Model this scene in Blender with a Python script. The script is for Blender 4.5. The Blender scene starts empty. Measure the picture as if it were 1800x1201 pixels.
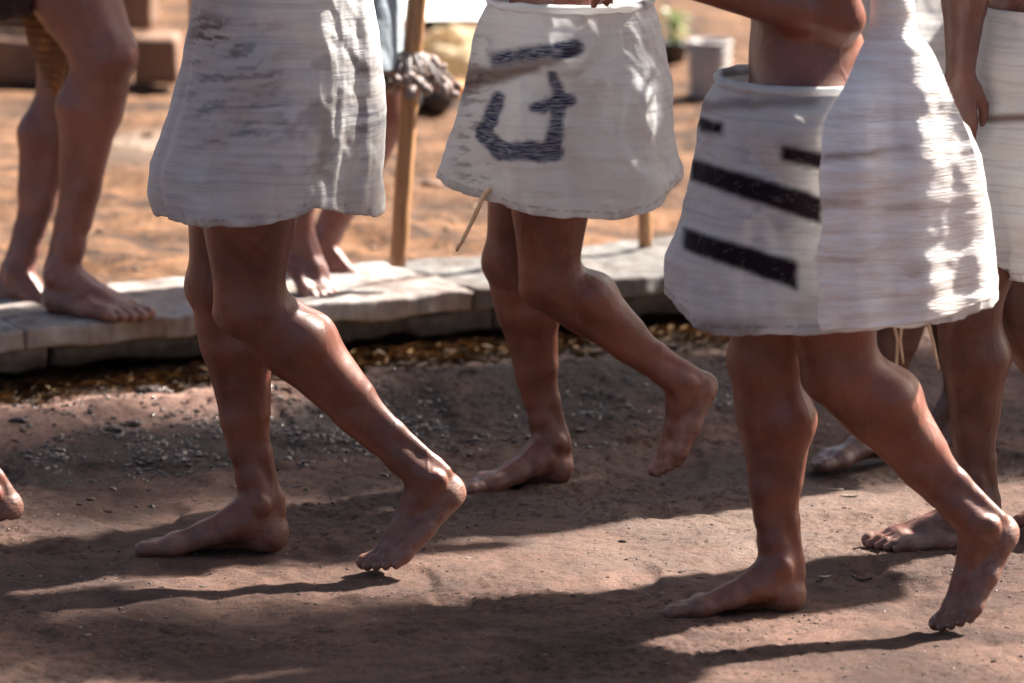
import bpy, math, random
import numpy as np
from mathutils import Vector, Matrix, noise as mnoise
from mathutils.bvhtree import BVHTree

random.seed(7)
rng = np.random.RandomState(7)
R = math.radians
sc = bpy.context.scene
col = sc.collection

# ------------------------------------------------------------ camera, sky, sun
CAM_H = 2.1
FPX = 10300.0                      # focal length in pixels of an 1800 px wide picture
PITCH = math.atan((600.5 + 1198.0) / FPX)
cam_d = bpy.data.cameras.new('camera')
cam = bpy.data.objects.new('camera', cam_d)
col.objects.link(cam)
cam.location = (0, 0, CAM_H)
cam.rotation_euler = (math.pi / 2 - PITCH, 0, 0)
cam_d.sensor_width = 36.0
cam_d.lens = 36.0 * FPX / 1800.0
cam_d.clip_start = 0.5
cam_d.clip_end = 2000
cam_d.dof.use_dof = True
cam_d.dof.focus_distance = 10.0
cam_d.dof.aperture_fstop = 4.2
sc.camera = cam

SUN_DIR = Vector((0.80, 0.60, 0))          # horizontal direction towards the sun
SUN_EL = R(42)
w = bpy.data.worlds.new('World')
sc.world = w
w.use_nodes = True
nt = w.node_tree
nt.nodes.clear()
sky = nt.nodes.new('ShaderNodeTexSky')
sky.sky_type = 'NISHITA'
sky.sun_disc = False
sky.sun_elevation = SUN_EL
sky.sun_rotation = math.atan2(SUN_DIR.x, SUN_DIR.y)
sky.dust_density = 5.0
sky.air_density = 1.0
bg = nt.nodes.new('ShaderNodeBackground')
bg.inputs['Strength'].default_value = 0.036
wo = nt.nodes.new('ShaderNodeOutputWorld')
nt.links.new(sky.outputs[0], bg.inputs[0])
nt.links.new(bg.outputs[0], wo.inputs[0])

sd = bpy.data.lights.new('sun', 'SUN')
sd.energy = 5.0
sd.angle = R(2.0)
sd.color = (1.0, 0.93, 0.84)
sun = bpy.data.objects.new('sun', sd)
col.objects.link(sun)
sv = Vector((SUN_DIR.x * math.cos(SUN_EL), SUN_DIR.y * math.cos(SUN_EL), math.sin(SUN_EL)))
sun.rotation_euler = sv.to_track_quat('Z', 'Y').to_euler()
sun.location = (6, 14, 8)

vs = sc.view_settings
vs.view_transform = 'Standard'
vs.look = 'None'
vs.gamma = 1.0
vs.use_curve_mapping = False
vs.exposure = 2.2

# ------------------------------------------------------------ placing helpers
CP, SP = math.cos(PITCH), math.sin(PITCH)


def ray(px, py):
    a, b = (px - 900.0) / FPX, (600.5 - py) / FPX
    return Vector((a, CP + b * SP, -SP + b * CP))


def P(px, py, Y):                  # world point on the upright plane y = Y
    d = ray(px, py)
    return Vector((0, 0, CAM_H)) + d * (Y / d.y)


def G(px, py, z=0.0):              # world point at height z
    d = ray(px, py)
    return Vector((0, 0, CAM_H)) + d * ((z - CAM_H) / d.z)


def tag(o, label=None, cat=None, group=None, kind=None):
    if label: o['label'] = label
    if cat: o['category'] = cat
    if group: o['group'] = group
    if kind: o['kind'] = kind
    return o


def mesh_obj(name, verts, faces, mat=None, parent=None, smooth=True):
    me = bpy.data.meshes.new(name)
    if isinstance(verts, np.ndarray):
        n = len(verts)
        me.vertices.add(n)
        me.vertices.foreach_set('co', np.ascontiguousarray(verts, dtype=np.float32).ravel())
        faces = np.asarray(faces, dtype=np.int32)
        k = faces.shape[1]
        me.loops.add(len(faces) * k)
        me.loops.foreach_set('vertex_index', faces.ravel())
        me.polygons.add(len(faces))
        me.polygons.foreach_set('loop_start', np.arange(0, len(faces) * k, k, dtype=np.int32))
        me.polygons.foreach_set('loop_total', np.full(len(faces), k, dtype=np.int32))
        me.update(calc_edges=True)
        me.validate()
    else:
        me.from_pydata([tuple(v) for v in verts], [], faces)
        me.update()
    me.polygons.foreach_set('use_smooth', np.full(len(me.polygons), smooth, dtype=bool))
    if mat: me.materials.append(mat)
    o = bpy.data.objects.new(name, me)
    col.objects.link(o)
    if parent is not None:
        o.parent = parent
        o.matrix_parent_inverse = parent.matrix_world.inverted()
    return o


def empty(name, loc=(0, 0, 0)):
    o = bpy.data.objects.new(name, None)
    o.location = loc
    o.empty_display_size = 0.1
    col.objects.link(o)
    o.matrix_world = Matrix.Translation(loc)
    return o


def attr(o, name, vals):
    a = o.data.attributes.new(name, 'FLOAT', 'POINT')
    a.data.foreach_set('value', np.ascontiguousarray(vals, dtype=np.float32))


# fractal value noise in numpy
_T = rng.rand(256, 256).astype(np.float32)


def vnoise(x, y, seed=0):
    x = np.asarray(x, dtype=np.float64) + seed * 17.31
    y = np.asarray(y, dtype=np.float64) + seed * 9.77
    xi, yi = np.floor(x).astype(int), np.floor(y).astype(int)
    fx, fy = x - xi, y - yi
    fx = fx * fx * (3 - 2 * fx)
    fy = fy * fy * (3 - 2 * fy)
    a = _T[xi % 256, yi % 256]; b = _T[(xi + 1) % 256, yi % 256]
    c = _T[xi % 256, (yi + 1) % 256]; d = _T[(xi + 1) % 256, (yi + 1) % 256]
    return (a * (1 - fx) + b * fx) * (1 - fy) + (c * (1 - fx) + d * fx) * fy


def fbm(x, y, oct=4, seed=0):
    s = 0; a = 0.5; t = 0
    for i in range(oct):
        s = s + a * vnoise(x * 2 ** i, y * 2 ** i, seed + i * 3)
        t += a; a *= 0.5
    return s / t


def smooth01(x, a, b):
    t = np.clip((x - a) / (b - a), 0, 1)
    return t * t * (3 - 2 * t)


# ------------------------------------------------------------ materials
def new_mat(name):
    m = bpy.data.materials.new(name)
    m.use_nodes = True
    t = m.node_tree
    b = t.nodes['Principled BSDF']
    return m, t, b


def N(t, typ, **kw):
    n = t.nodes.new(typ)
    for k, v in kw.items():
        if k.startswith('in_'):
            n.inputs[k[3:].replace('_', ' ')].default_value = v
        else:
            setattr(n, k, v)
    return n


def ramp(t, src, pts):
    r = t.nodes.new('ShaderNodeValToRGB')
    e = r.color_ramp.elements
    while len(e) < len(pts): e.new(0.5)
    for i, (p, c) in enumerate(pts):
        e[i].position = p
        e[i].color = (*c, 1) if len(c) == 3 else c
    t.links.new(src, r.inputs[0])
    return r.outputs[0]


def mixc(t, fac, a, b, mode='MIX'):
    m = t.nodes.new('ShaderNodeMix')
    m.data_type = 'RGBA'
    m.blend_type = mode
    m.clamp_result = True
    for sock, v in ((m.inputs[0], fac), (m.inputs[6], a), (m.inputs[7], b)):
        if hasattr(v, 'is_linked'):
            t.links.new(v, sock)
        elif isinstance(v, (int, float)):
            sock.default_value = v
        else:
            sock.default_value = (*v, 1)
    return m.outputs[2]


def math_n(t, op, a, b=None, clamp=False):
    m = t.nodes.new('ShaderNodeMath')
    m.operation = op
    m.use_clamp = clamp
    for sock, v in ((m.inputs[0], a), (m.inputs[1], b)):
        if v is None: continue
        if hasattr(v, 'is_linked'): t.links.new(v, sock)
        else: sock.default_value = v
    return m.outputs[0]


def coords(t, kind='Object', scale=(1, 1, 1), rot=(0, 0, 0)):
    c = t.nodes.new('ShaderNodeTexCoord')
    m = t.nodes.new('ShaderNodeMapping')
    m.inputs['Scale'].default_value = scale
    m.inputs['Rotation'].default_value = rot
    t.links.new(c.outputs[kind], m.inputs[0])
    return m.outputs[0]


def noise_n(t, vec, scale, detail=4, rough=0.55, dist=0.0):
    n = t.nodes.new('ShaderNodeTexNoise')
    n.inputs['Scale'].default_value = scale
    n.inputs['Detail'].default_value = detail
    n.inputs['Roughness'].default_value = rough
    n.inputs['Distortion'].default_value = dist
    t.links.new(vec, n.inputs['Vector'])
    return n.outputs['Fac']


def bump(t, b, h, strength=0.5, dist=0.002, prev=None):
    n = t.nodes.new('ShaderNodeBump')
    n.inputs['Strength'].default_value = strength
    n.inputs['Distance'].default_value = dist
    t.links.new(h, n.inputs['Height'])
    if prev is not None: t.links.new(prev, n.inputs['Normal'])
    t.links.new(n.outputs[0], b.inputs['Normal'])
    return n.outputs[0]


def A(t, name):
    n = t.nodes.new('ShaderNodeAttribute')
    n.attribute_name = name
    return n.outputs['Fac']


def mat_skin(name, base, dark):
    m, t, b = new_mat(name)
    v = coords(t)
    n1 = noise_n(t, v, 9, 4)
    n2 = noise_n(t, v, 60, 4, 0.65)
    c = mixc(t, ramp(t, n1, [(0.35, (0, 0, 0)), (0.65, (1, 1, 1))]), base, dark)
    redd = (base[0] * 1.15, base[1] * 0.86, base[2] * 0.80)
    c = mixc(t, ramp(t, n2, [(0.45, (0, 0, 0)), (0.7, (0.45, 0.45, 0.45))]), c, redd)
    # dust and grey wear near the sole, dark dirt in blotches
    n3 = noise_n(t, v, 35, 5, 0.7)
    dust = math_n(t, 'MULTIPLY', math_n(t, 'ADD', A(t, 'sole'), 0.22, True), ramp(t, n3, [(0.38, (0, 0, 0)), (0.62, (1, 1, 1))]))
    c = mixc(t, math_n(t, 'MULTIPLY', dust, 0.55), c, (0.27, 0.165, 0.130))
    n4 = noise_n(t, v, 22, 5, 0.7)
    dk = math_n(t, 'MULTIPLY', A(t, 'sole'), ramp(t, n4, [(0.52, (0, 0, 0)), (0.68, (1, 1, 1))]))
    c = mixc(t, math_n(t, 'MULTIPLY', dk, 0.6), c, (0.035, 0.022, 0.018))
    t.links.new(c, b.inputs['Base Color'])
    rr = ramp(t, n3, [(0.3, (0.31,) * 3), (0.7, (0.52,) * 3)])
    t.links.new(rr, b.inputs['Roughness'])
    b.inputs['Subsurface Weight'].default_value = 0.10
    b.inputs['Subsurface Radius'].default_value = (0.012, 0.004, 0.002)
    b.inputs['Subsurface Scale'].default_value = 1.0
    b.inputs['Specular IOR Level'].default_value = 0.6
    # skin relief: pores, fine creases running round the limb, veins
    vc = coords(t, scale=(1, 1, 4.5), rot=(0.1, 0.45, 0))
    wr = noise_n(t, vc, 38, 3, 0.6, 0.5)
    h = math_n(t, 'ADD', math_n(t, 'MULTIPLY', noise_n(t, v, 420, 3, 0.6), 0.35), math_n(t, 'MULTIPLY', wr, math_n(t, 'ADD', math_n(t, 'MULTIPLY', A(t, 'sole'), 0.9), 0.12)))
    p = bump(t, b, h, 0.55, 0.0032)
    ve = t.nodes.new('ShaderNodeTexVoronoi')
    ve.feature = 'DISTANCE_TO_EDGE'
    ve.inputs['Scale'].default_value = 15
    vv = coords(t, scale=(1, 1, 0.35))
    t.links.new(vv, ve.inputs['Vector'])
    vr = ramp(t, ve.outputs['Distance'], [(0.0, (1, 1, 1)), (0.07, (0, 0, 0))])
    bump(t, b, vr, 0.30, 0.0016, p)
    return m


SKIN_A = mat_skin('skin_rosy_brown', (0.220, 0.082, 0.062), (0.115, 0.038, 0.028))
SKIN_B = mat_skin('skin_warm_brown', (0.200, 0.064, 0.039), (0.100, 0.030, 0.018))
SKIN_C = mat_skin('skin_deep_brown', (0.120, 0.042, 0.029), (0.062, 0.021, 0.014))

m_nail, t, b = new_mat('nail')
b.inputs['Base Color'].default_value = (0.30, 0.19, 0.15, 1)
b.inputs['Roughness'].default_value = 0.25
m_hair, t, b = new_mat('hair_black')
b.inputs['Base Color'].default_value = (0.012, 0.010, 0.010, 1)
b.inputs['Roughness'].default_value = 0.35


def mat_cloth(name, base=(0.82, 0.82, 0.815), warm=(0.76, 0.69, 0.63), grey=(0.52, 0.53, 0.57), streak=1.0, transl=0.52):
    m, t, b = new_mat(name)
    v = coords(t, 'UV')
    vs_ = coords(t, 'UV', scale=(1.6, 26, 1))
    vm = coords(t, 'UV', scale=(3, 9, 1))
    n1 = noise_n(t, vs_, 4, 6, 0.65, 0.3)
    n2 = noise_n(t, vm, 2.2, 5, 0.6, 0.6)
    c = mixc(t, math_n(t, 'MULTIPLY', ramp(t, n1, [(0.48, (0, 0, 0)), (0.66, (1, 1, 1))]), 0.55 * streak), base, grey)
    c = mixc(t, math_n(t, 'MULTIPLY', ramp(t, n2, [(0.50, (0, 0, 0)), (0.75, (1, 1, 1))]), 0.42), c, warm)
    # printed areas: masks stored on the weave (dark dye, blue dye, brown dye)
    hatch = noise_n(t, coords(t, 'UV', scale=(30, 150, 1), rot=(0, 0, 0.5)), 2.0, 3, 0.6)
    hm = ramp(t, hatch, [(0.34, (0.55,) * 3), (0.62, (1,) * 3)])
    c = mixc(t, math_n(t, 'MULTIPLY', A(t, 'blue'), hm), c, (0.035, 0.045, 0.12))
    fad = ramp(t, noise_n(t, coords(t, 'UV', scale=(4, 60, 1)), 3, 3), [(0.35, (0.90,) * 3), (0.5, (1,) * 3)])
    c = mixc(t, math_n(t, 'MULTIPLY', A(t, 'brown'), fad), c, (0.17, 0.080, 0.040))
    c = mixc(t, math_n(t, 'MULTIPLY', A(t, 'dark'), ramp(t, noise_n(t, coords(t, 'UV'), 60, 4, 0.7), [(0.25, (0.82,) * 3), (0.45, (1,) * 3)])), c, (0.020, 0.010, 0.018))
    t.links.new(c, b.inputs['Base Color'])
    b.inputs['Roughness'].default_value = 0.85
    b.inputs['Specular IOR Level'].default_value = 0.2
    b.inputs['Sheen Weight'].default_value = 0.15
    wv = noise_n(t, coords(t, 'UV', scale=(0.7, 1, 1)), 700, 2, 0.7)
    cr = noise_n(t, coords(t, 'UV', scale=(2.5, 30, 1), rot=(0, 0, 0.06)), 3.2, 5, 0.62, 0.7)
    p = bump(t, b, cr, 0.6, 0.0045)
    bump(t, b, wv, 0.35, 0.0012, p)
    tr = t.nodes.new('ShaderNodeBsdfTranslucent')
    t.links.new(c, tr.inputs['Color'])
    mx = t.nodes.new('ShaderNodeMixShader')
    mx.inputs[0].default_value = transl
    t.links.new(b.outputs[0], mx.inputs[1])
    t.links.new(tr.outputs[0], mx.inputs[2])
    t.links.new(mx.outputs[0], t.nodes['Material Output'].inputs['Surface'])
    return m


CLOTH = mat_cloth('white_cotton')
CLOTH_C = mat_cloth('white_cotton_blue_print', base=(0.82, 0.825, 0.825), streak=0.5)
CLOTH_BLUE = mat_cloth('pale_blue_cotton', base=(0.50, 0.58, 0.64), warm=(0.5, 0.55, 0.6), grey=(0.36, 0.42, 0.5))
CLOTH_DARK = mat_cloth('dark_brown_cloth', base=(0.035, 0.018, 0.014), warm=(0.05, 0.025, 0.018), grey=(0.02, 0.012, 0.012), transl=0.02)
CLOTH_TAN = mat_cloth('tan_bark_cloth', base=(0.36, 0.20, 0.10), warm=(0.22, 0.11, 0.05), grey=(0.28, 0.17, 0.10))


def mat_knit(name):
    m, t, b = new_mat(name)
    v = coords(t, 'UV', scale=(1, 1, 1))
    wv = t.nodes.new('ShaderNodeTexWave')
    wv.wave_type = 'BANDS'; wv.bands_direction = 'Y'
    wv.inputs['Scale'].default_value = 52
    wv.inputs['Distortion'].default_value = 7.0
    wv.inputs['Detail'].default_value = 2
    t.links.new(v, wv.inputs['Vector'])
    n = noise_n(t, v, 30, 5)
    n = noise_n(t, coords(t, 'UV', scale=(1.6, 12, 1)), 4, 6, 0.65, 0.4)
    c = mixc(t, ramp(t, n, [(0.42, (0, 0, 0)), (0.72, (1, 1, 1))]), (0.82, 0.81, 0.80), (0.62, 0.54, 0.48))
    c = mixc(t, math_n(t, 'MULTIPLY', ramp(t, wv.outputs['Fac'], [(0.0, (1, 1, 1)), (0.5, (0, 0, 0))]), 0.07), c, (0.45, 0.38, 0.33))
    c = mixc(t, A(t, 'brown'), c, (0.24, 0.13, 0.08))
    t.links.new(c, b.inputs['Base Color'])
    b.inputs['Roughness'].default_value = 0.9
    p = bump(t, b, noise_n(t, coords(t, 'UV', scale=(3, 22, 1)), 5, 6, 0.65, 0.8), 0.7, 0.006)
    bump(t, b, wv.outputs['Fac'], 0.3, 0.0010, p)
    return m


KNIT = mat_knit('white_knitted_wool')


def mat_wood(name, c1, c2, sc_=(26, 26, 2.2), rough=0.5):
    m, t, b = new_mat(name)
    v = coords(t, scale=sc_)
    n = noise_n(t, v, 1.6, 6, 0.6, 1.2)
    c = ramp(t, n, [(0.3, c1), (0.52, c2), (0.72, tuple(0.6 * x + 0.4 * y for x, y in zip(c1, c2)))])
    t.links.new(c, b.inputs['Base Color'])
    b.inputs['Roughness'].default_value = rough
    bump(t, b, n, 0.5, 0.002)
    return m


WOOD = mat_wood('polished_stick_wood', (0.13, 0.050, 0.020), (0.44, 0.230, 0.105), rough=0.38)
CANE = mat_wood('pale_cane', (0.42, 0.27, 0.15), (0.62, 0.44, 0.28), rough=0.3)
SHELL = mat_wood('seed_shell', (0.035, 0.022, 0.018), (0.26, 0.18, 0.155), (60, 60, 60), 0.35)


def mat_plain(name, c1, c2, scale=8, rough=0.8, bs=0.5, bd=0.006):
    m, t, b = new_mat(name)
    v = coords(t)
    n = noise_n(t, v, scale, 6, 0.62)
    c = ramp(t, n, [(0.32, c1), (0.68, c2)])
    t.links.new(c, b.inputs['Base Color'])
    b.inputs['Roughness'].default_value = rough
    bump(t, b, noise_n(t, v, scale * 5, 6, 0.65), bs, bd)
    return m


ADOBE = mat_plain('adobe', (0.13, 0.066, 0.040), (0.22, 0.12, 0.072), 9)
PLASTER = mat_plain('whitewash', (0.72, 0.70, 0.66), (0.80, 0.78, 0.74), 5)
BLACK_CLAY = mat_plain('sooty_clay', (0.012, 0.011, 0.011), (0.035, 0.032, 0.03), 12, 0.5)
CLAYPOT = mat_plain('brown_clay', (0.06, 0.035, 0.025), (0.14, 0.08, 0.055), 12, 0.6)
CREAM = mat_cloth('cream_sacking', base=(0.72, 0.58, 0.38), warm=(0.60, 0.44, 0.25), grey=(0.6, 0.5, 0.36))
ORANGE = mat_plain('orange_peel', (0.75, 0.22, 0.02), (0.85, 0.30, 0.03), 20, 0.4)
LEAF = mat_plain('leaf_green', (0.045, 0.12, 0.02), (0.16, 0.24, 0.03), 14, 0.45)
LEAF.node_tree.nodes['Principled BSDF'].inputs['Transmission Weight'].default_value = 0.0
DRYLEAF = mat_plain('dry_leaf', (0.10, 0.06, 0.04), (0.24, 0.17, 0.12), 40, 0.6)
PALECHIP = mat_plain('pale_chip', (0.30, 0.24, 0.20), (0.44, 0.37, 0.32), 60, 0.6)
BARK = mat_plain('dark_bark', (0.015, 0.009, 0.008), (0.04, 0.026, 0.02), 50, 0.8)
STRAW = mat_plain('straw', (0.04, 0.022, 0.010), (0.26, 0.15, 0.06), 18, 0.6)
STRAW.node_tree
BASKET = mat_plain('whitened_cane', (0.32, 0.29, 0.28), (0.46, 0.43, 0.42), 10, 0.6)

# kerb stone: pale render with vertical runs of stain
KERB, t, b = new_mat('kerb_stone')
v = coords(t, scale=(9, 9, 1.6))
n = noise_n(t, v, 2.4, 7, 0.65)
n2 = noise_n(t, coords(t), 7, 6, 0.65)
c = ramp(t, n, [(0.30, (0.05, 0.042, 0.038)), (0.43, (0.21, 0.185, 0.172)), (0.68, (0.37, 0.34, 0.325))])
c = mixc(t, ramp(t, n2, [(0.44, (0, 0, 0)), (0.66, (0.8, 0.8, 0.8))]), c, (0.15, 0.095, 0.072))
# darker towards the foot of the stone, with an uneven upper edge
gp = t.nodes.new('ShaderNodeNewGeometry')
sx = t.nodes.new('ShaderNodeSeparateXYZ')
t.links.new(gp.outputs['Position'], sx.inputs[0])
lowz = math_n(t, 'ADD', sx.outputs['Z'], math_n(t, 'MULTIPLY', n, -0.09))
c = mixc(t, ramp(t, lowz, [(0.0, (1, 1, 1)), (0.03, (0, 0, 0))]), c, (0.06, 0.042, 0.033))
t.links.new(c, b.inputs['Base Color'])
b.inputs['Roughness'].default_value = 0.8
p = bump(t, b, n, 0.8, 0.012)
bump(t, b, noise_n(t, coords(t), 120, 5, 0.7), 0.6, 0.003, p)

# the same stone, darker and greyer
KERB_D = KERB.copy(); KERB_D.name = 'kerb_stone_dark'
t = KERB_D.node_tree; b = t.nodes['Principled BSDF']
l_ = b.inputs['Base Color'].links[0].from_socket
c = mixc(t, 1.0, l_, (0.50, 0.52, 0.52), 'MULTIPLY')
t.links.new(c, b.inputs['Base Color'])

# trodden earth
EARTH, t, b = new_mat('trodden_earth')
v = coords(t)
vst = coords(t, scale=(1, 1.0, 1))
n1 = noise_n(t, v, 2.3, 6, 0.6, 0.4)
n2 = noise_n(t, v, 14, 7, 0.68)
n3 = noise_n(t, v, 95, 5, 0.7)
n4 = noise_n(t, v, 420, 3, 0.7)
front = mixc(t, ramp(t, n1, [(0.40, (0, 0, 0)), (0.60, (1, 1, 1))]), (0.052, 0.023, 0.015), (0.150, 0.079, 0.056))
front = mixc(t, ramp(t, n2, [(0.40, (0, 0, 0)), (0.70, (0.75,) * 3)]), front, (0.036, 0.019, 0.015))
front = mixc(t, math_n(t, 'MULTIPLY', A(t, 'grey'), ramp(t, n2, [(0.3, (0.5,) * 3), (0.6, (1,) * 3)])), front, (0.155, 0.107, 0.086))
och = mixc(t, ramp(t, noise_n(t, coords(t, scale=(1, 1.5, 1)), 5.0, 7, 0.68, 0.8), [(0.40, (0, 0, 0)), (0.60, (1, 1, 1))]), (0.036, 0.015, 0.006), (0.205, 0.096, 0.042))
och = mixc(t, A(t, 'pale'), och, (0.36, 0.28, 0.22))
c = mixc(t, A(t, 'ochre'), front, och)
c = mixc(t, math_n(t, 'MULTIPLY', A(t, 'clay'), 0.85), c, mixc(t, ramp(t, n2, [(0.4, (0, 0, 0)), (0.65, (1, 1, 1))]), (0.34, 0.200, 0.155), (0.19, 0.105, 0.080)))
c = mixc(t, math_n(t, 'MULTIPLY', A(t, 'char_shade'), ramp(t, n3, [(0.34, (0.35,) * 3), (0.55, (1,) * 3)])), c, (0.016, 0.013, 0.013))
c = mixc(t, math_n(t, 'MULTIPLY', A(t, 'litter'), ramp(t, n3, [(0.35, (0.55,) * 3), (0.6, (1,) * 3)])), c, (0.024, 0.014, 0.009))
speck = ramp(t, n3, [(0.57, (0, 0, 0)), (0.62, (1, 1, 1))])
c = mixc(t, math_n(t, 'MULTIPLY', speck, 0.7), c, (0.028, 0.018, 0.014))
sp2 = ramp(t, n4, [(0.30, (1, 1, 1)), (0.36, (0, 0, 0))])
c = mixc(t, math_n(t, 'MULTIPLY', sp2, 0.4), c, (0.24, 0.19, 0.16))
t.links.new(c, b.inputs['Base Color'])
b.inputs['Roughness'].default_value = 0.88
b.inputs['Specular IOR Level'].default_value = 0.3
p = bump(t, b, n2, 0.6, 0.010)
p = bump(t, b, n3, 0.9, 0.006, p)
bump(t, b, n4, 0.8, 0.0026, p)

CHAR, t, b = new_mat('wet_charcoal')
v = coords(t)
n = noise_n(t, v, 60, 5)
cc_ = mixc(t, ramp(t, noise_n(t, v, 170, 3), [(0.42, (0, 0, 0)), (0.6, (1, 1, 1))]), ramp(t, n, [(0.3, (0.008, 0.007, 0.007)), (0.7, (0.036, 0.029, 0.027))]), (0.10, 0.058, 0.044))
t.links.new(cc_, b.inputs['Base Color'])
t.links.new(ramp(t, noise_n(t, v, 25, 3), [(0.4, (0.12,) * 3), (0.7, (0.6,) * 3)]), b.inputs['Roughness'])
bump(t, b, noise_n(t, v, 300, 4), 0.5, 0.002)
CRUMB = mat_plain('earth_crumb', (0.035, 0.021, 0.016), (0.13, 0.080, 0.060), 30, 0.85)

# ------------------------------------------------------------ ground
K0, K1 = Vector((-1.0, 11.50, 0)), Vector((0.40, 12.23, 0))     # foot line of the kerb
KD = (K1 - K0).normalized()
KN = Vector((-KD.y, KD.x, 0))                                  # away from the camera
KERB_W, KERB_H = 0.42, 0.118


def kdist(x, y):
    return (x - K0.x) * KN.x + (y - K0.y) * KN.y


def axis(lo, hi, step, far, grow=1.16):
    a = list(np.arange(lo, hi + 1e-6, step))
    s = step
    l, r = [], []
    x = lo
    while x > -far:
        s *= grow; x -= s; l.append(x)
    s = step; x = hi
    while x < far:
        s *= grow; x += s; r.append(x)
    return np.array(l[::-1] + a + r)


def ground_h(x, y):
    d = kdist(x, y)
    near = np.exp(-((x / 6.0) ** 2 + ((y - 12) / 7.0) ** 2))
    h = (fbm(x * 1.7, y * 1.7, 3, 1) - 0.5) * 0.020
    h = h + (fbm(x * 12, y * 12, 4, 5) - 0.5) * 0.011
    r = fbm(x * 55, y * 55, 3, 9)
    h = h + (r - 0.5) * 0.0040
    pit = fbm(x * 70, y * 52, 3, 15)
    patch = smooth01(fbm(x * 3.1, y * 3.4, 3, 71), 0.42, 0.62)
    h = h - 0.0045 * (0.3 + 0.7 * patch) * smooth01(pit, 0.60, 0.72) + 0.0035 * patch * smooth01(fbm(x * 85, y * 85, 2, 27), 0.66, 0.78)
    # worn hollows of many feet
    h = h - 0.011 * smooth01(fbm(x * 6.5, y * 4.2, 3, 33), 0.52, 0.66)
    h = h * near
    # low mound of clay in front of the kerb
    h = h + 0.034 * np.exp(-((d + 0.42) / 0.17) ** 2) * smooth01(-x, -1.2, 0.3)
    back = smooth01(d, 0.12, 0.30)
    lump = (fbm(x * 5, y * 6.5, 4, 21) - 0.45) * 0.085 * smooth01(d, 0.45, 0.75)
    h = h * (1 - 0.3 * back) + back * (0.095 + 0.0 * x) + lump * near
    h = h + 0.020 * np.exp(-((d - 0.50) / 0.05) ** 2) * (fbm(x * 14, y * 14, 3, 31) - 0.25)
    return h


gx = axis(-1.25, 1.25, 0.0052, 400)
gy = axis(9.0, 12.1, 0.0062, 400, 1.035)
gy = gy[(gy > -60)]
XX, YY = np.meshgrid(gx, gy)
ZZ = ground_h(XX, YY)
ZC = float(0)
nx, ny = len(gx), len(gy)
idx = np.arange(nx * ny).reshape(ny, nx)
F = np.stack([idx[:-1, :-1], idx[:-1, 1:], idx[1:, 1:], idx[1:, :-1]], -1).reshape(-1, 4)
gv = np.stack([XX, YY, ZZ], -1).reshape(-1, 3)
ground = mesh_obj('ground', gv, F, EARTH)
tag(ground, kind='structure')
fx, fy = gv[:, 0].astype(np.float64), gv[:, 1].astype(np.float64)
dk = kdist(fx, fy)
wob = fbm(fx * 4, fy * 4, 4, 41) - 0.5
attr(ground, 'ochre', smooth01(dk + wob * 0.05, 0.15, 0.25))
pl = G(235, 255, 0.10)
attr(ground, 'pale', np.clip(1.3 * np.exp(-(((fx - pl.x) / 0.11) ** 2 + ((fy - pl.y) / 0.16) ** 2)) * (0.6 + 1.2 * wob), 0, 1))
left = smooth01(-fx, 0.15, 0.55)
attr(ground, 'clay', smooth01(dk + wob * 0.14, -0.66, -0.52) * (1 - smooth01(dk + wob * 0.10, -0.26, -0.18)) * np.clip(0.25 + 0.75 * left, 0, 1))
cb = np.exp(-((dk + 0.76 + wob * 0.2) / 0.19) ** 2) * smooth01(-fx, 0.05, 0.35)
cb2 = np.exp(-((dk + 0.55 + wob * 0.3) / 0.34) ** 2) * np.exp(-((fx - 0.10) / 0.42) ** 2)  # middle patch: charcoal soil, with shade of the far band painted in
attr(ground, 'char_shade', np.clip((cb * 1.5 + cb2 * 1.3) * (0.6 + 1.7 * (fbm(fx * 9, fy * 9, 4, 51) - 0.25)), 0, 1))
attr(ground, 'litter', smooth01(dk + wob * 0.12, -0.27, -0.17) * (1 - smooth01(dk, 0.03, 0.08)))
gc = G(1150, 900)
attr(ground, 'grey', np.clip(np.exp(-(((fx - gc.x - 0.05) / 0.45) ** 2 + ((fy - gc.y) / 0.42) ** 2)) * (0.5 + 2.0 * (fbm(fx * 5, fy * 5, 4, 61) - 0.25)), 0, 1))


def gz(x, y):
    return float(ground_h(np.array([x]), np.array([y]))[0])


# ------------------------------------------------------------ scattered stuff
ICO_V = None
import bmesh
bm = bmesh.new(); bmesh.ops.create_icosphere(bm, subdivisions=1, radius=1.0)
ICO_V = np.array([v.co[:] for v in bm.verts]); ICO_F = np.array([[v.index for v in f.verts] for f in bm.faces]); bm.free()


def chunks(name, pts, sizes, mat, flat=0.65, bury=0.1):
    V, Fc = [], []
    o = 0
    for (x, y), s in zip(pts, sizes):
        vv = ICO_V * (1 + rng.uniform(-0.38, 0.30, (len(ICO_V), 1)))
        a = rng.uniform(0, 6.28)
        ca, sa = math.cos(a), math.sin(a)
        vv = vv * np.array([s * rng.uniform(0.8, 1.7), s * rng.uniform(0.7, 1.1), s * flat])
        vv = np.stack([vv[:, 0] * ca - vv[:, 1] * sa, vv[:, 0] * sa + vv[:, 1] * ca, vv[:, 2]], -1)
        vv += np.array([x, y, gz(x, y) + s * flat * bury])
        V.append(vv); Fc.append(ICO_F + o); o += len(ICO_V)
    return mesh_obj(name, np.concatenate(V), np.concatenate(Fc), mat, smooth=False)


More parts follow.
